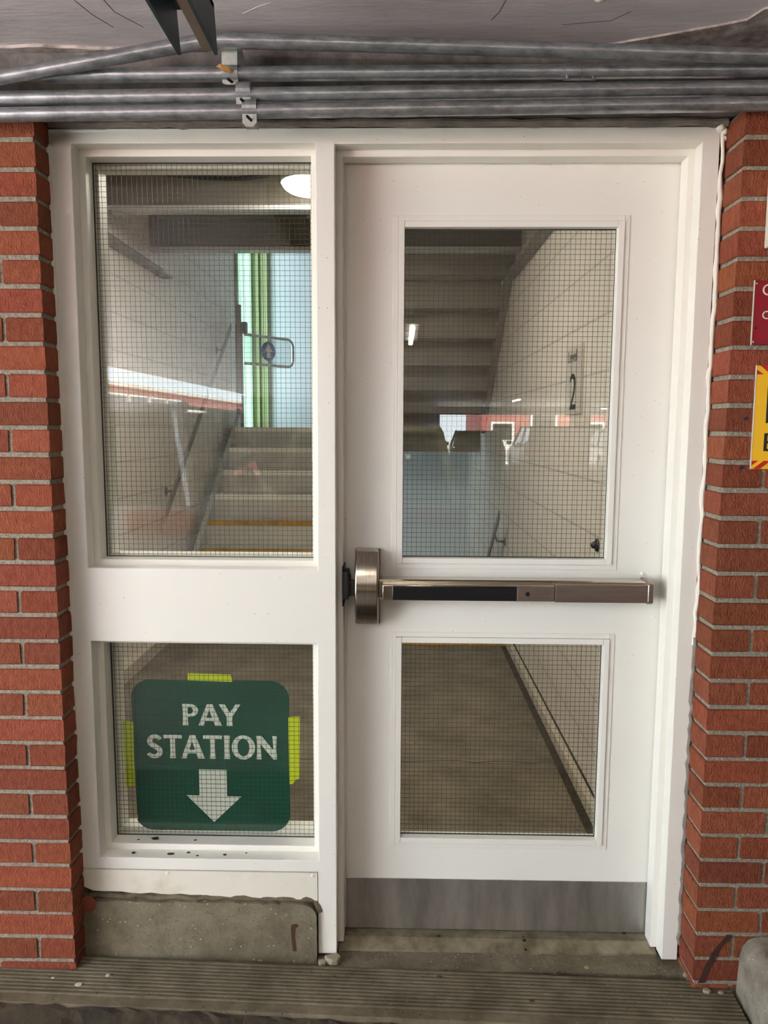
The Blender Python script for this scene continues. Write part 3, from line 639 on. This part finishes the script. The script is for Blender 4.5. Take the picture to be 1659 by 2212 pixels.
# small litter on the step
rr = random.Random(31)
LIT = mat('pale_litter', sr(205, 198, 175), .8); LEAF = mat('brown_leaf_bit', sr(62, 48, 30), .9); STONE = mat('grey_pebble', sr(150, 140, 120), .9, bump=.5, bscale=60)
def bit(name, x, y, z, r, m, lab, cat, grp, flat=.4):
    mb = MB(); n = 7; ph = rr.uniform(0, 6); top = [(x+r*rr.uniform(.6, 1.1)*math.cos(ph+2*PI*i/n)*1.3, y+r*rr.uniform(.6, 1.1)*math.sin(ph+2*PI*i/n)) for i in range(n)]
    mb.prism(top, 'z', z, z+r*flat); tag(mb.build(name, m, bevel=r*.12, seg=1), lab, cat, grp)
bit('paper_scrap', -.795, -.125, .0042, .009, LIT, 'largest pale paper scrap on the left of the ribbed step', 'scrap', 'pale scraps on the ribbed step', .15)
bit('paper_scrap', -.735, -.093, .0042, .006, LIT, 'pale paper scrap nearest the concrete block on the ribbed step', 'scrap', 'pale scraps on the ribbed step', .3)
bit('paper_scrap', -.870, -.105, .0042, .004, LIT, 'small pale paper scrap at the far left of the ribbed step', 'scrap', 'pale scraps on the ribbed step', .3)
bit('leaf_fragment', .112, -.075, .0042, .006, LEAF, 'brown leaf fragment on the ribbed step below the door middle', 'leaf', 'leaf fragments by the door', .25)
bit('leaf_fragment', .42, -.055, .0042, .007, LEAF, 'brown leaf fragment on the ribbed step below the push bar end', 'leaf', 'leaf fragments by the door', .2)
bit('leaf_fragment', .335, -.150, .0042, .006, LEAF, 'brown leaf fragment at the front ribs of the step, right of middle', 'leaf', 'leaf fragments by the door', .3)
bit('leaf_fragment', .118, .066, .0130, .006, LEAF, 'brown leaf fragment lying on the aluminium threshold', 'leaf', 'leaf fragments by the door', .25)
bit('leaf_fragment', -.655, .066, .2845, .010, LEAF, 'brown flake on the sidelight sill under the green sign, at left', 'leaf', 'flakes on the sidelight sill', .1)
for x, y, z, r, lab in ((-.600, .020, .2685, .008, 'largest dark flake on the outer sill of the sidelight'), (-.555, .028, .2685, .005, 'dark flake right of the largest one on the outer sill'),
    (-.527, .014, .2685, .004, 'small dark flake on the outer sill below the sign lettering'), (-.700, .022, .2685, .006, 'leftmost dark flake on the outer sill'), (-.455, .020, .2685, .005, 'dark flake on the outer sill below the arrow'),
    (-.400, .030, .2685, .003, 'tiny dark flake at the right of the outer sill'), (-.700, .060, .2840, .004, 'dark flake in the left corner of the inner sill'), (-.545, .062, .2840, .004, 'dark flake on the inner sill below the arrow')):
    bit('paint_flake', x, y, z, r, LEAF, lab, 'flake', 'flakes on the sidelight sill', .12)
for i, (x, y, r, lab) in enumerate(((-.165, -.02, .017, 'grey stone chunk at the foot of the mullion'), (-.192, -.028, .010, 'small pebble left of the stone chunk at the mullion'), (.745, -.055, .008, 'pebble at the foot of the right jamb'),
    (.775, -.110, .009, 'pebble under the broken bricks, nearest the door'), (.810, -.112, .006, 'pebble under the broken bricks, next to the kerb'))):
    bit('pebble', x, y, -.004 if i < 2 else .002, r, STONE, lab, 'pebble', 'pebbles around the door foot', 1.0)

# ================================================================== STAIRWELL behind the glass
struct('floor_stairwell', MB().box(-1.6, .80, .13, 2.93, -.2, -.002), SFLOOR, 'stained brown concrete floor inside the stairwell', 'floor')
mb = MB(); rr = random.Random(40); pts = [(-1.5+2.2*i/30, 1.18+rr.uniform(-.012, .012)) for i in range(31)]
for a, b in zip(pts, pts[1:]): mb.prism([(a[0], a[1]-.0025), (b[0], b[1]-.0025), (b[0], b[1]+.0025), (a[0], a[1]+.0025)], 'z', -.0022, -.0012)
mb.build('floor_crack', CRACK, bpy.data.objects['floor_stairwell'])
wl = MB()
wl.box(-1.75, -1.53, 5.30, 5.95, -2.2, .35).box(-1.75, -1.53, .16, 5.30, -2.2, 5.2).box(-1.75, -1.53, 5.95, 6.3, -2.2, 5.2).box(-1.75, -1.53, 5.30, 5.95, 3.9, 5.2)
struct('wall_stairwell_left', wl, BWALL, 'white painted block wall on the left of the stairwell', 'wall')
struct('wall_stairwell_right', MB().box(.73, .95, .16, 6.3, -2.2, 5.2), BWALL, 'beige painted block wall on the right of the stairwell', 'wall')
struct('wall_stairwell_end', MB().box(-1.75, .95, 6.0, 6.2, -2.2, 5.2), EWALL, 'pale blue end wall of the stairwell', 'wall')
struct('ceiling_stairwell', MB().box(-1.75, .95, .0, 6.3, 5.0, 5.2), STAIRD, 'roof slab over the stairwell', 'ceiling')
struct('baseboard_right', MB().box(.695, .73, .16, 2.93, -.002, .050), mat('pale_kerb_paint', sr(200, 190, 172), .6, bump=.3, bscale=20), 'pale raised kerb along the right stairwell wall', 'baseboard')
MB().box(.662, .694, .16, 2.9, -.0015, .0008).box(.722, .7299, .16, 2.9, .0495, .053).build('dirt_line', DIRT, bpy.data.objects['baseboard_right'])
struct('baseboard_left', MB().box(-1.53, -1.485, .16, 2.93, -.002, .075), mat('pale_kerb_paint_left', sr(196, 186, 170), .6, bump=.3, bscale=20), 'pale raised kerb along the left stairwell wall', 'baseboard')
# daylit window and green frame
wn = thing('window_3', 'daylit frosted window with pale green frame at the stair landing', 'window', (-1.6, 5.6, -1.5), kind='structure')
MB().box(-1.66, -1.64, 5.30, 5.95, .35, 3.9).build('glass_pane', FROST, wn)
mb = MB().box(-1.64, -1.505, 5.24, 5.30, .35, 3.9).box(-1.64, -1.505, 5.89, 5.96, .35, 3.9).box(-1.64, -1.52, 5.58, 5.61, .35, 3.9); mb.build('window_frame', GRN, wn)
mb = MB().box(-1.53, -1.44, 5.94, 5.999, .35, 3.9).box(-1.43, -1.40, 5.97, 5.999, .35, 3.9).box(-1.39, -1.355, 5.955, 5.999, .35, 3.9); mb.build('corner_post', GRNY, wn)
RISE, RUN, Y0, NR = .1735, .252, 2.93, 8
def flight(name, label, x0, x1, z0, y0, dirn, n, yellow, m=STAIR, mu=STAIRD, nosem=NOSEW):
    t = thing(name, label, 'stairs', ((x0+x1)/2, y0, z0))
    for k in range(n):
        ya = y0 + dirn*RUN*k; yb = ya + dirn*(RUN+.02); zt = z0 + RISE*(k+1)
        a, b = sorted((ya, yb))
        s = MB().box(x0, x1, a, b, zt-.045, zt)
        c, d = sorted((ya, ya + dirn*.012)); s.box(x0, x1, c, d, zt-RISE, zt-.045)
        s.build('step', m, t)
        e, f = sorted((ya - dirn*.004, ya + dirn*.03))
        MB().box(x0+.003, x1-.003, e, f, zt-.034, zt+.003).build('nosing', NOSEY if k < yellow else nosem, t.children[-1])
    ye, ze = y0 + dirn*RUN*n, z0 + RISE*n
    for xa in (x0-.035, x1):
        ye -= dirn*(.02 if dirn > 0 else .055); pl = [(y0-dirn*.05, z0), (y0-dirn*.05, z0+.17), (ye, ze+.12 if dirn > 0 else ze-.03), (ye, ze-.16), (y0+dirn*.16, z0-.04)]
        MB().prism(pl, 'x', xa, xa+.035).build('stringer', RAILL if m is STAIR else mu, t)
    return t
flight('stair_flight', 'left stair flight going up from the floor to the landing', -1.43, -.42, 0, Y0, 1, 8, 4)
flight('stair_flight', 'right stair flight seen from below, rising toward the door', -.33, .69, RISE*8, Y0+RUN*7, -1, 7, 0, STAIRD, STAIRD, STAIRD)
fd = thing('stair_flight', 'right stair flight going down beyond the yellow floor edge', 'stairs', (.17, Y0, -RISE*8))
for k in range(8):
    s = MB().box(-.40, .72, Y0+RUN*k, Y0+RUN*(k+1)+.02, -RISE*(k+1)-.05, -RISE*(k+1)).build('step', STAIR, fd)
yn = tag(MB().box(-.40, .70, 2.865, 2.945, -.03, .004).build('edge_nosing', NOSEY), 'yellow edge strip where the floor meets the descending stairs', 'nosing')
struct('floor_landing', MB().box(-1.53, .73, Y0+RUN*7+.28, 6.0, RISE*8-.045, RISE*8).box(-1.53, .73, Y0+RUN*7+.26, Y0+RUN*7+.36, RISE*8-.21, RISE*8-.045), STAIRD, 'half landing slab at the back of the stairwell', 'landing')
struct('floor_lower_landing', MB().box(-1.75, .95, .16, 6.2, -RISE*8-.2, -RISE*8-.06), SFLOOR, 'lower landing at the back of the stairwell', 'landing')
# upper floor deck and beams
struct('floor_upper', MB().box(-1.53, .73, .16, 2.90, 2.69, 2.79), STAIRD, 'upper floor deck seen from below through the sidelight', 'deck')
for y, lab in ((1.40, 'steel deck beam nearest the door, seen high in the sidelight'), (2.00, 'middle steel deck beam, seen high in the sidelight'), (2.85, 'edge beam of the upper floor, farthest from the door')):
    deep = y > 2.5
    bmn = thing('deck_beam', lab, 'beam', (-.4, y, 2.46), 'steel beams under the upper deck')
    z0 = 2.465
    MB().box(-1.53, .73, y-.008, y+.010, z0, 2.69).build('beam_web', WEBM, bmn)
    MB().box(-1.53, .73, y-.045, y+.045, z0-.010, z0+.010).build('beam_flange', RAILL, bmn)
rr = random.Random(14)
pts = [(-1.50, 1.72, 2.565), (-1.1, 1.73, 2.548), (-.9, 1.74, 2.535), (-.75, 1.74, 2.530), (-.62, 1.75, 2.548), (-.5, 1.76, 2.600)]
tag(MB().tube(pts, .011, 10).build('sagging_cable', BLACKM, smooth=True), 'black cable sagging under the upper deck beams', 'cable')
la = thing('ceiling_lamp', 'bright round ceiling lamp behind the sidelight', 'lamp', (-.41, 1.70, 2.69))
MB().tube([(-.41, 1.70, 2.69), (-.41, 1.70, 2.52)], .02, 10).build('lamp_stem', FIXT, la)
MB().disc((-.41, 1.70, 2.51), .135, 'z', .030, 28).build('lamp_base', FIXT, la, smooth=True)
mb = MB(); mb.dome((-.41, 1.70, 2.495), .130, axis=(0, 0, -1), h=.05, n=28, m=6); mb.build('diffuser', LAMP, la, smooth=True)
la2 = copy_thing(la, (-1.0, .60, 2.69), 'added unseen fill lamp over the stairwell floor behind the door')  # added copy hidden by the frame, brightens the left stairwell wall
tag(MB().box(.66, .73, 1.4, 3.08, 2.335, 2.345).box(.72, .73, 1.4, 3.08, 2.345, 2.40).build('steel_angle', RAILM), 'grey steel angle along the right stairwell wall, above the level sign', 'steel angle')
# ledge angle, handrails, gate, level sign, bumper
tag(MB().box(-1.53, -1.46, 1.4, 3.08, 2.335, 2.345).box(-1.53, -1.52, 1.4, 3.08, 2.345, 2.40).build('steel_angle', RAILM), 'grey steel angle along the left stairwell wall', 'steel angle')
def handrail(name, label, x, pa, pb, sx, m, flat=True):
    t = thing(name, label, 'handrail', (x, pa[0], pa[1]))
    (ya, za), (yb, zb) = pa, pb; h = .055
    MB().prism([(ya, za-h/2), (yb, zb-h/2), (yb, zb+h/2), (ya, za+h/2)], 'x', x-.006, x+.006).build('rail', m, t)
    n = 2 if abs(yb-ya) > 1 else 1
    for i in range(n):
        q = .12 + .76*i/max(1, n-1) if n > 1 else .25
        y, z = ya+(yb-ya)*q, za+(zb-za)*q
        b = MB().tube([(x, y, z), (x+sx*.02, y, z-.05), (x+sx*.075, y, z-.055)], .008, 8); b.disc((x+sx*.074, y, z-.055), .03, 'x', .008, 14); b.build('bracket', m, t, smooth=True)
    return t
handrail('handrail', 'grey handrail rising along the left stair wall', -1.455, (2.80, .86), (4.72, 2.25), -1, RAILM)
handrail('handrail', 'grey flat handrail end on the right wall, descending', .655, (3.02, .83), (4.9, -.46), 1, RAILM)
gt = thing('swing_gate', 'grey swing gate with a blue round up-arrow sign at the landing', 'gate', (-1.45, 5.02, RISE*8))
GX, GY = -1.450, 5.02
MB().tube([(GX, GY, RISE*8), (GX, GY, 2.315)], .034, 16).build('post', RAILM, gt, smooth=True)
MB().tube([(GX, GY, 2.31), (GX, GY, 2.48)], .023, 14).build('post_top', RAILM, gt, smooth=True)
ang = math.radians(52); gx = lambda u: GX + .05 + u*math.cos(ang); gy = lambda u: GY + u*math.sin(ang)
mb = MB(); W = .60; z0, z1 = 1.965, 2.222
mb.tube([(gx(0), gy(0), z1), (gx(W-.06), gy(W-.06), z1), (gx(W-.02), gy(W-.02), z1-.02), (gx(W), gy(W), z1-.06), (gx(W), gy(W), z0+.06), (gx(W-.02), gy(W-.02), z0+.02), (gx(W-.06), gy(W-.06), z0), (gx(0), gy(0), z0)], .014, 10)
mb.build('gate_frame', RAILL, gt, smooth=True)
def quad(mb, u0, u1, a, b, off, th):
    nx, ny = math.sin(ang), -math.cos(ang); vs = []
    for o in (off, off+th):
        for u, z in ((u0, a), (u1, a), (u1, b), (u0, b)): vs.append((gx(u)+nx*o, gy(u)+ny*o, z))
    mb.add(vs, [(0, 1, 2, 3), (7, 6, 5, 4), (0, 4, 5, 1), (1, 5, 6, 2), (2, 6, 7, 3), (3, 7, 4, 0)])
mb = MB(); quad(mb, .02, W-.03, z0, z1, -.002, .004); gp = mb.build('gate_panel', glass('clear_gate_panel', (.84, .86, .86)), gt)
def gpoly(name, poly, m, off):
    nx, ny = math.sin(ang), -math.cos(ang); n = len(poly); vs = []
    for o in (off, off+.002):
        for u, z in poly: vs.append((gx(u)+nx*o, gy(u)+ny*o, z))
    mb = MB(); mb.add(vs, [list(range(n)), list(range(2*n-1, n-1, -1))] + [(i, i+n, (i+1) % n+n, (i+1) % n) for i in range(n)]); return mb.build(name, m, gp)
cu_, cz_ = .28, 2.092
gpoly('blue_disc', arc(cu_, cz_, .088, .088, 0, 351, 39), BLUE, .003)
gpoly('up_arrow', [(cu_-.022, cz_-.06), (cu_+.022, cz_-.06), (cu_+.022, cz_-.0), (cu_+.05, cz_-.005), (cu_, cz_+.075), (cu_-.05, cz_-.005), (cu_-.022, cz_)], SIGNW, .0055)
MB().box(GX+.03, GX+.07, GY-.03, GY+.05, 2.23, 2.33).build('hinge_latch', BLACKM, gt, bevel=.004)
lv = thing('level_sign', 'grey level 2 sign on the right stairwell wall', 'sign', (.73, 1.32, 1.455))
MB().box(.722, .7299, 1.185, 1.455, 1.455, 1.735).build('sign_plate', CLEARP, lv, bevel=.002)
text_mesh('Level', .068, BLACKP, lv, (.7215, 1.435, 1.672), (PI/2, 0, -PI/2), sx=1.15)
text_mesh('2', .215, BLACKP, lv, (.7215, 1.395, 1.475), (PI/2, 0, -PI/2), sx=1.25)
bu = MB(); bu.dome((.729, .885, .972), .026, axis=(-1, 0, 0), h=.012); bu.dome((.72, .885, .972), .014, axis=(-1, 0, 0), h=.016)
tag(bu.build('wall_bumper', BLACKP, smooth=True), 'dark rubber bumper on the right stairwell wall', 'bumper')

# ================================================================== GARAGE behind the camera (seen mirrored in the glass)
def car(name, label, loc, rz, L, W, H, paint, kind='hatch', glassm=None):
    t = thing(name, label, 'car', loc, None, None, 0)
    g = .19; hb = H*.58; hw = W/2
    body = [(-L/2, .34), (-L/2+.02, .62), (-L/2+.06, hb), (-L/2+.45, hb+.05), (L/2-1.15, hb+.02), (L/2-.45, hb-.10), (L/2-.08, hb-.22), (L/2, .52), (L/2-.03, .28)]
    def wheel_cut(xc): return [(xc+.36*math.cos(math.radians(a)), .30+.36*math.sin(math.radians(a))) for a in (0, 30, 60, 90, 120, 150, 180)]
    fw, rw = L/2-.85, -L/2+.78
    prof = body + [(fw+.36, .22)] + wheel_cut(fw) + [(fw-.36, .20), (rw+.36, .20)] + wheel_cut(rw) + [(rw-.36, .22)]
    secs = [(-hw, .90), (-hw+.05, .97), (-hw+.16, 1.0), (0, 1.0), (hw-.16, 1.0), (hw-.05, .97), (hw, .90)]
    vs = []; n = len(prof)
    for y, s in secs:
        for x, z in prof: vs.append((x*(.985 if s < .95 else 1), y, .45+(z-.45)*s if z > .45 else z))
    fs = []
    for j in range(len(secs)-1):
        for i in range(n): fs.append((j*n+i, j*n+(i+1) % n, (j+1)*n+(i+1) % n, (j+1)*n+i))
    fs += [list(range(n)), [(len(secs)-1)*n+i for i in range(n)]]
    mb = MB(); mb.add(vs, fs); bo = mb.build('body', paint, t, smooth=True)
    # greenhouse: glass block with roof and pillars
    if kind == 'hatch': gh = [(-L/2+.14, hb), (-L/2+.46, H-.06), (-L/2+.75, H-.015), (L/2-2.05, H-.01), (L/2-1.15, hb+.02)]
    else: gh = [(-L/2+.10, hb), (-L/2+.28, H-.06), (-L/2+.5, H-.01), (L/2-2.0, H-.01), (L/2-1.2, hb+.02)]
    vs = []; k = len(gh)
    for s in (-1, 1):
        for x, z in gh: vs.append((x, s*(hw-.07-(z-hb)/(H-hb)*.16), z))
    fs = [list(range(k)), list(range(2*k-1, k-1, -1))] + [(i, i+k, i+1+k, i+1) for i in range(k-1)]
    mb = MB(); mb.add(vs, fs); mb.build('windows', glassm or CARGLASS, t)
    def P(x, s, z): return (x, s*(hw-.065-(z-hb)/(H-hb)*.16), z)
    mb = MB(); r2 = gh[1:4]
    rv = []
    for s in (-1, -.6, .6, 1):
        for x, z in r2: p = P(x, 1, z); rv.append((x, p[1]*s*1.005, z + (.028 if abs(s) < .9 else .006)))
    m = len(r2); fs = []
    for j in range(3):
        for i in range(m-1): fs.append((j*m+i, j*m+i+1, (j+1)*m+i+1, (j+1)*m+i))
    mb.add(rv, fs); ro = mb.build('roof', paint, t, smooth=True); so = ro.modifiers.new('solid', 'SOLIDIFY'); so.thickness = .03
    for s in (-1, 1):
        for a, b in ((gh[0], gh[1]), (gh[1], gh[2]), (gh[4], gh[3])): MB().tube([P(a[0], s, a[1]), P(b[0], s, b[1])], .045, 6).build('pillar', paint, t, smooth=True)
        xm = (gh[1][0]+gh[3][0])/2+.1; MB().tube([P(xm, s, hb), P(xm, s, H-.02)], .04, 6).build('pillar', paint, t, smooth=True)
    if kind == 'hatch': MB().box(-L/2+.22, -L/2+.60, -hw+.24, hw-.24, H-.065, H-.03).build('spoiler', paint, t, bevel=.012)
    for xc in (fw, rw):
        for s in (-1, 1):
            wv = MB().tube([(xc, s*(hw-.23), .31), (xc, s*(hw-.01), .31)], .31, 24).build('wheel', TYRE, t, smooth=True)
            MB().tube([(xc, s*(hw-.04), .31), (xc, s*(hw+.002), .31)], .19, 18).build('rim', ZINC, wv)
    for s in (-1, 1):
        a, b = sorted((s*(hw-.52), s*(hw-.015)))
        MB().box(-L/2-.012, -L/2+.20, a, b, hb-.19, hb-.03).build('tail_light', TAIL, t, bevel=.03, seg=3)
        MB().box(L/2-.40, L/2-.02, *sorted((s*(hw-.40), s*(hw-.02))), hb-.34, hb-.20).build('headlight', HEADL, t, bevel=.03)
        MB().box(L/2-1.42, L/2-1.28, *sorted((s*(hw+.01), s*(hw+.20))), hb+.03, hb+.17).build('mirror', paint, t, bevel=.03)
    MB().box(-L/2-.012, -L/2+.03, -.26, .26, .46, .57).build('number_plate', PANEW, t)
    MB().box(-L/2-.03, -L/2+.3, -hw+.03, hw-.03, .30, .44).build('bumper', BLACKM if kind != 'hatch' else paint, t, bevel=.04)
    MB().tube([(-L/2+.62, 0, H), (-L/2+.45, 0, H+.20)], .006, 6).build('antenna', BLACKM, t)
    t.rotation_euler = (0, 0, rz); return t
CARGLASS = mat('dark_car_glass', (.012, .014, .015), .05, spec=.6)
TYRE = mat('tyre', (.012, .012, .012), .8); TAIL = mat('red_tail_light', sr(205, 40, 30), .15, spec=.8); HEADL = mat('headlight', sr(220, 222, 225), .1)
P1 = mat('olive_gold_paint', sr(222, 216, 170), .3, 0.0, coat=.6); P2 = mat('white_car_paint', sr(232, 232, 236), .25, coat=.6); P3 = mat('dark_car_paint', sr(52, 54, 58), .25, .3, coat=.6); P4 = mat('taupe_car_paint', sr(120, 112, 104), .3, .3, coat=.5)
def place_car(name, label, x, y, rz, *a, **k):
    t = car(name, label, (0, 0, 0), 0, *a, **k); t.location = (x, y, FLZ); t.rotation_euler = (0, 0, rz); return t
# local -X end is the rear; rz=-90deg puts the rear toward +Y (the door)
place_car('parked_car', 'olive gold hatchback parked behind the viewer, rear to the door', -.28, -6.40, math.radians(-90), 4.0, 1.72, 1.60, P1)
place_car('parked_car', 'white van-like car parked left behind the viewer', -2.36, -5.45, math.radians(-90), 4.4, 1.86, 1.76, P2, kind='van')
place_car('parked_car', 'dark car parked far back before the bright opening', 2.9, -27.0, math.radians(-90), 4.3, 1.84, 1.46, P3)
place_car('parked_car', 'taupe tall car parked far back, second from the left', 5.15, -25.0, math.radians(-90), 4.5, 1.95, 1.62, P4, kind='van')
place_car('parked_car', 'dark car parked far back, right of the concrete column', 8.0, -26.0, math.radians(-90), 4.3, 1.84, 1.55, P3)
struct('wall_column', MB().box(5.05, 5.55, -20.4, -19.9, FLZ, 2.249), LINTEL, 'square concrete column in the garage', 'column')
def fixture(name, label, x, y, alongx, ln=1.2, tm=None):
    t = thing(name, label, 'light fixture', (x, y, 2.249), 'fluorescent fixtures under the garage ceiling'); a, b = (ln/2, .06) if alongx else (.06, ln/2)
    MB().box(x-a, x+a, y-b, y+b, 2.20, 2.249).build('housing', FIXT, t, bevel=.005)
    d = Vector((1, 0, 0)) if alongx else Vector((0, 1, 0)); c = Vector((x, y, 2.175))
    MB().tube([c-d*(ln/2-.05), c+d*(ln/2-.05)],   .022, 10).build('tube', tm or TUBE, t, smooth=True); return t
fixture('ceiling_fixture', 'fluorescent fixture nearest the door, running toward it', .10, -4.5, False)
fixture('ceiling_fixture', 'short added fill light just behind the viewer, out of view', -.36, -2.25, False, .9)  # added behind the mullion's reflection to light the cars and door
fixture('ceiling_fixture', 'fluorescent fixture midway down the garage', 3.4, -20, False, 1.5)
fixture('ceiling_fixture', 'long fluorescent fixture at the far garage opening', 9.0, -29.2, True, 1.5)
fixture('ceiling_fixture', 'added unseen cool fill light above the white van-like car', -2.75, -3.0, False, 1.5, FILLC)  # added out of view as cool light from the left
fixture('ceiling_fixture', 'added unseen fill light above the far end of the hatchback', -.45, -9.0, False)  # extra light, its reflection hidden, added to brighten the garage
ei = thing('exit_sign', 'small blue lit sign on the dark rear wall', 'sign', (1.5, -30.5, 1.3))
MB().box(1.30, 1.70, -30.6, -30.52, 1.30, 1.46).build('lit_panel', mat('blue_lit_panel', (.1, .2, .9), .4, emis=(.12, .25, 1.0), estr=14), ei)
def building(name, label, x0, x1, y0, y1, z1, wins, face):
    t = thing(name, label, 'building', ((x0+x1)/2, (y0+y1)/2, FLZ-.22))
    MB().box(x0, x1, y0, y1, FLZ-.22, z1).build('brick_wall', RBR, t)
    MB().box(x0-.15, x1+.15, y0-.15, y1+.15, z1, z1+.18).build('roof_edge', PANEW, t)
    for a, b, c, d in wins:
        if face == 'y':
            f = MB().plate(a, b, c, d, y1, y1+.10, [(a+.14, b-.14, c+.14, d-.14)]).build('window_frame', TRIMW, t)
            MB().box(a+.14, b-.14, y1+.0, y1+.04, c+.14, d-.14).build('pane', CARGLASS, f)
        else:
            f = MB().box(x1, x1+.08, a, b, c, d).build('window_frame', TRIMW, t)
            MB().box(x1+.06, x1+.10, a+.12, b-.12, c+.1, d-.1).build('pane', CARGLASS, f)
    return t
RBR = mat('far_red_brick', sr(176, 100, 92), .85, bump=.2, bscale=5, col2=sr(160, 88, 80), vscale=2)
struct('street_standin', MB().box(2, 28, -45.6, -45.2, FLZ-.22, .60), mat('pale_street_slab', sr(214, 210, 204), .8, bump=.2, bscale=6), 'pale upright slab standing in for bright rising street before the far brick building', 'wall')  # added slab in place of bright rising ground, mirrored behind the cars
building('brick_building', 'red brick building with white windows across the street', 5.3, 26, -58, -46, 6.5, [(5.8, 7.3, -.2, 1.75), (8.3, 10.0, .9, 2.6), (11.5, 13, -.2, 1.75), (15, 16.5, -.2, 1.75)], 'y')
building('brick_building', 'long low red brick building beyond the open garage side', -24, -14, -75, -20, 3.35, [(-46+i*3.2, -43.2+i*3.2, 2.25, 3.0) for i in range(6)], 'x')
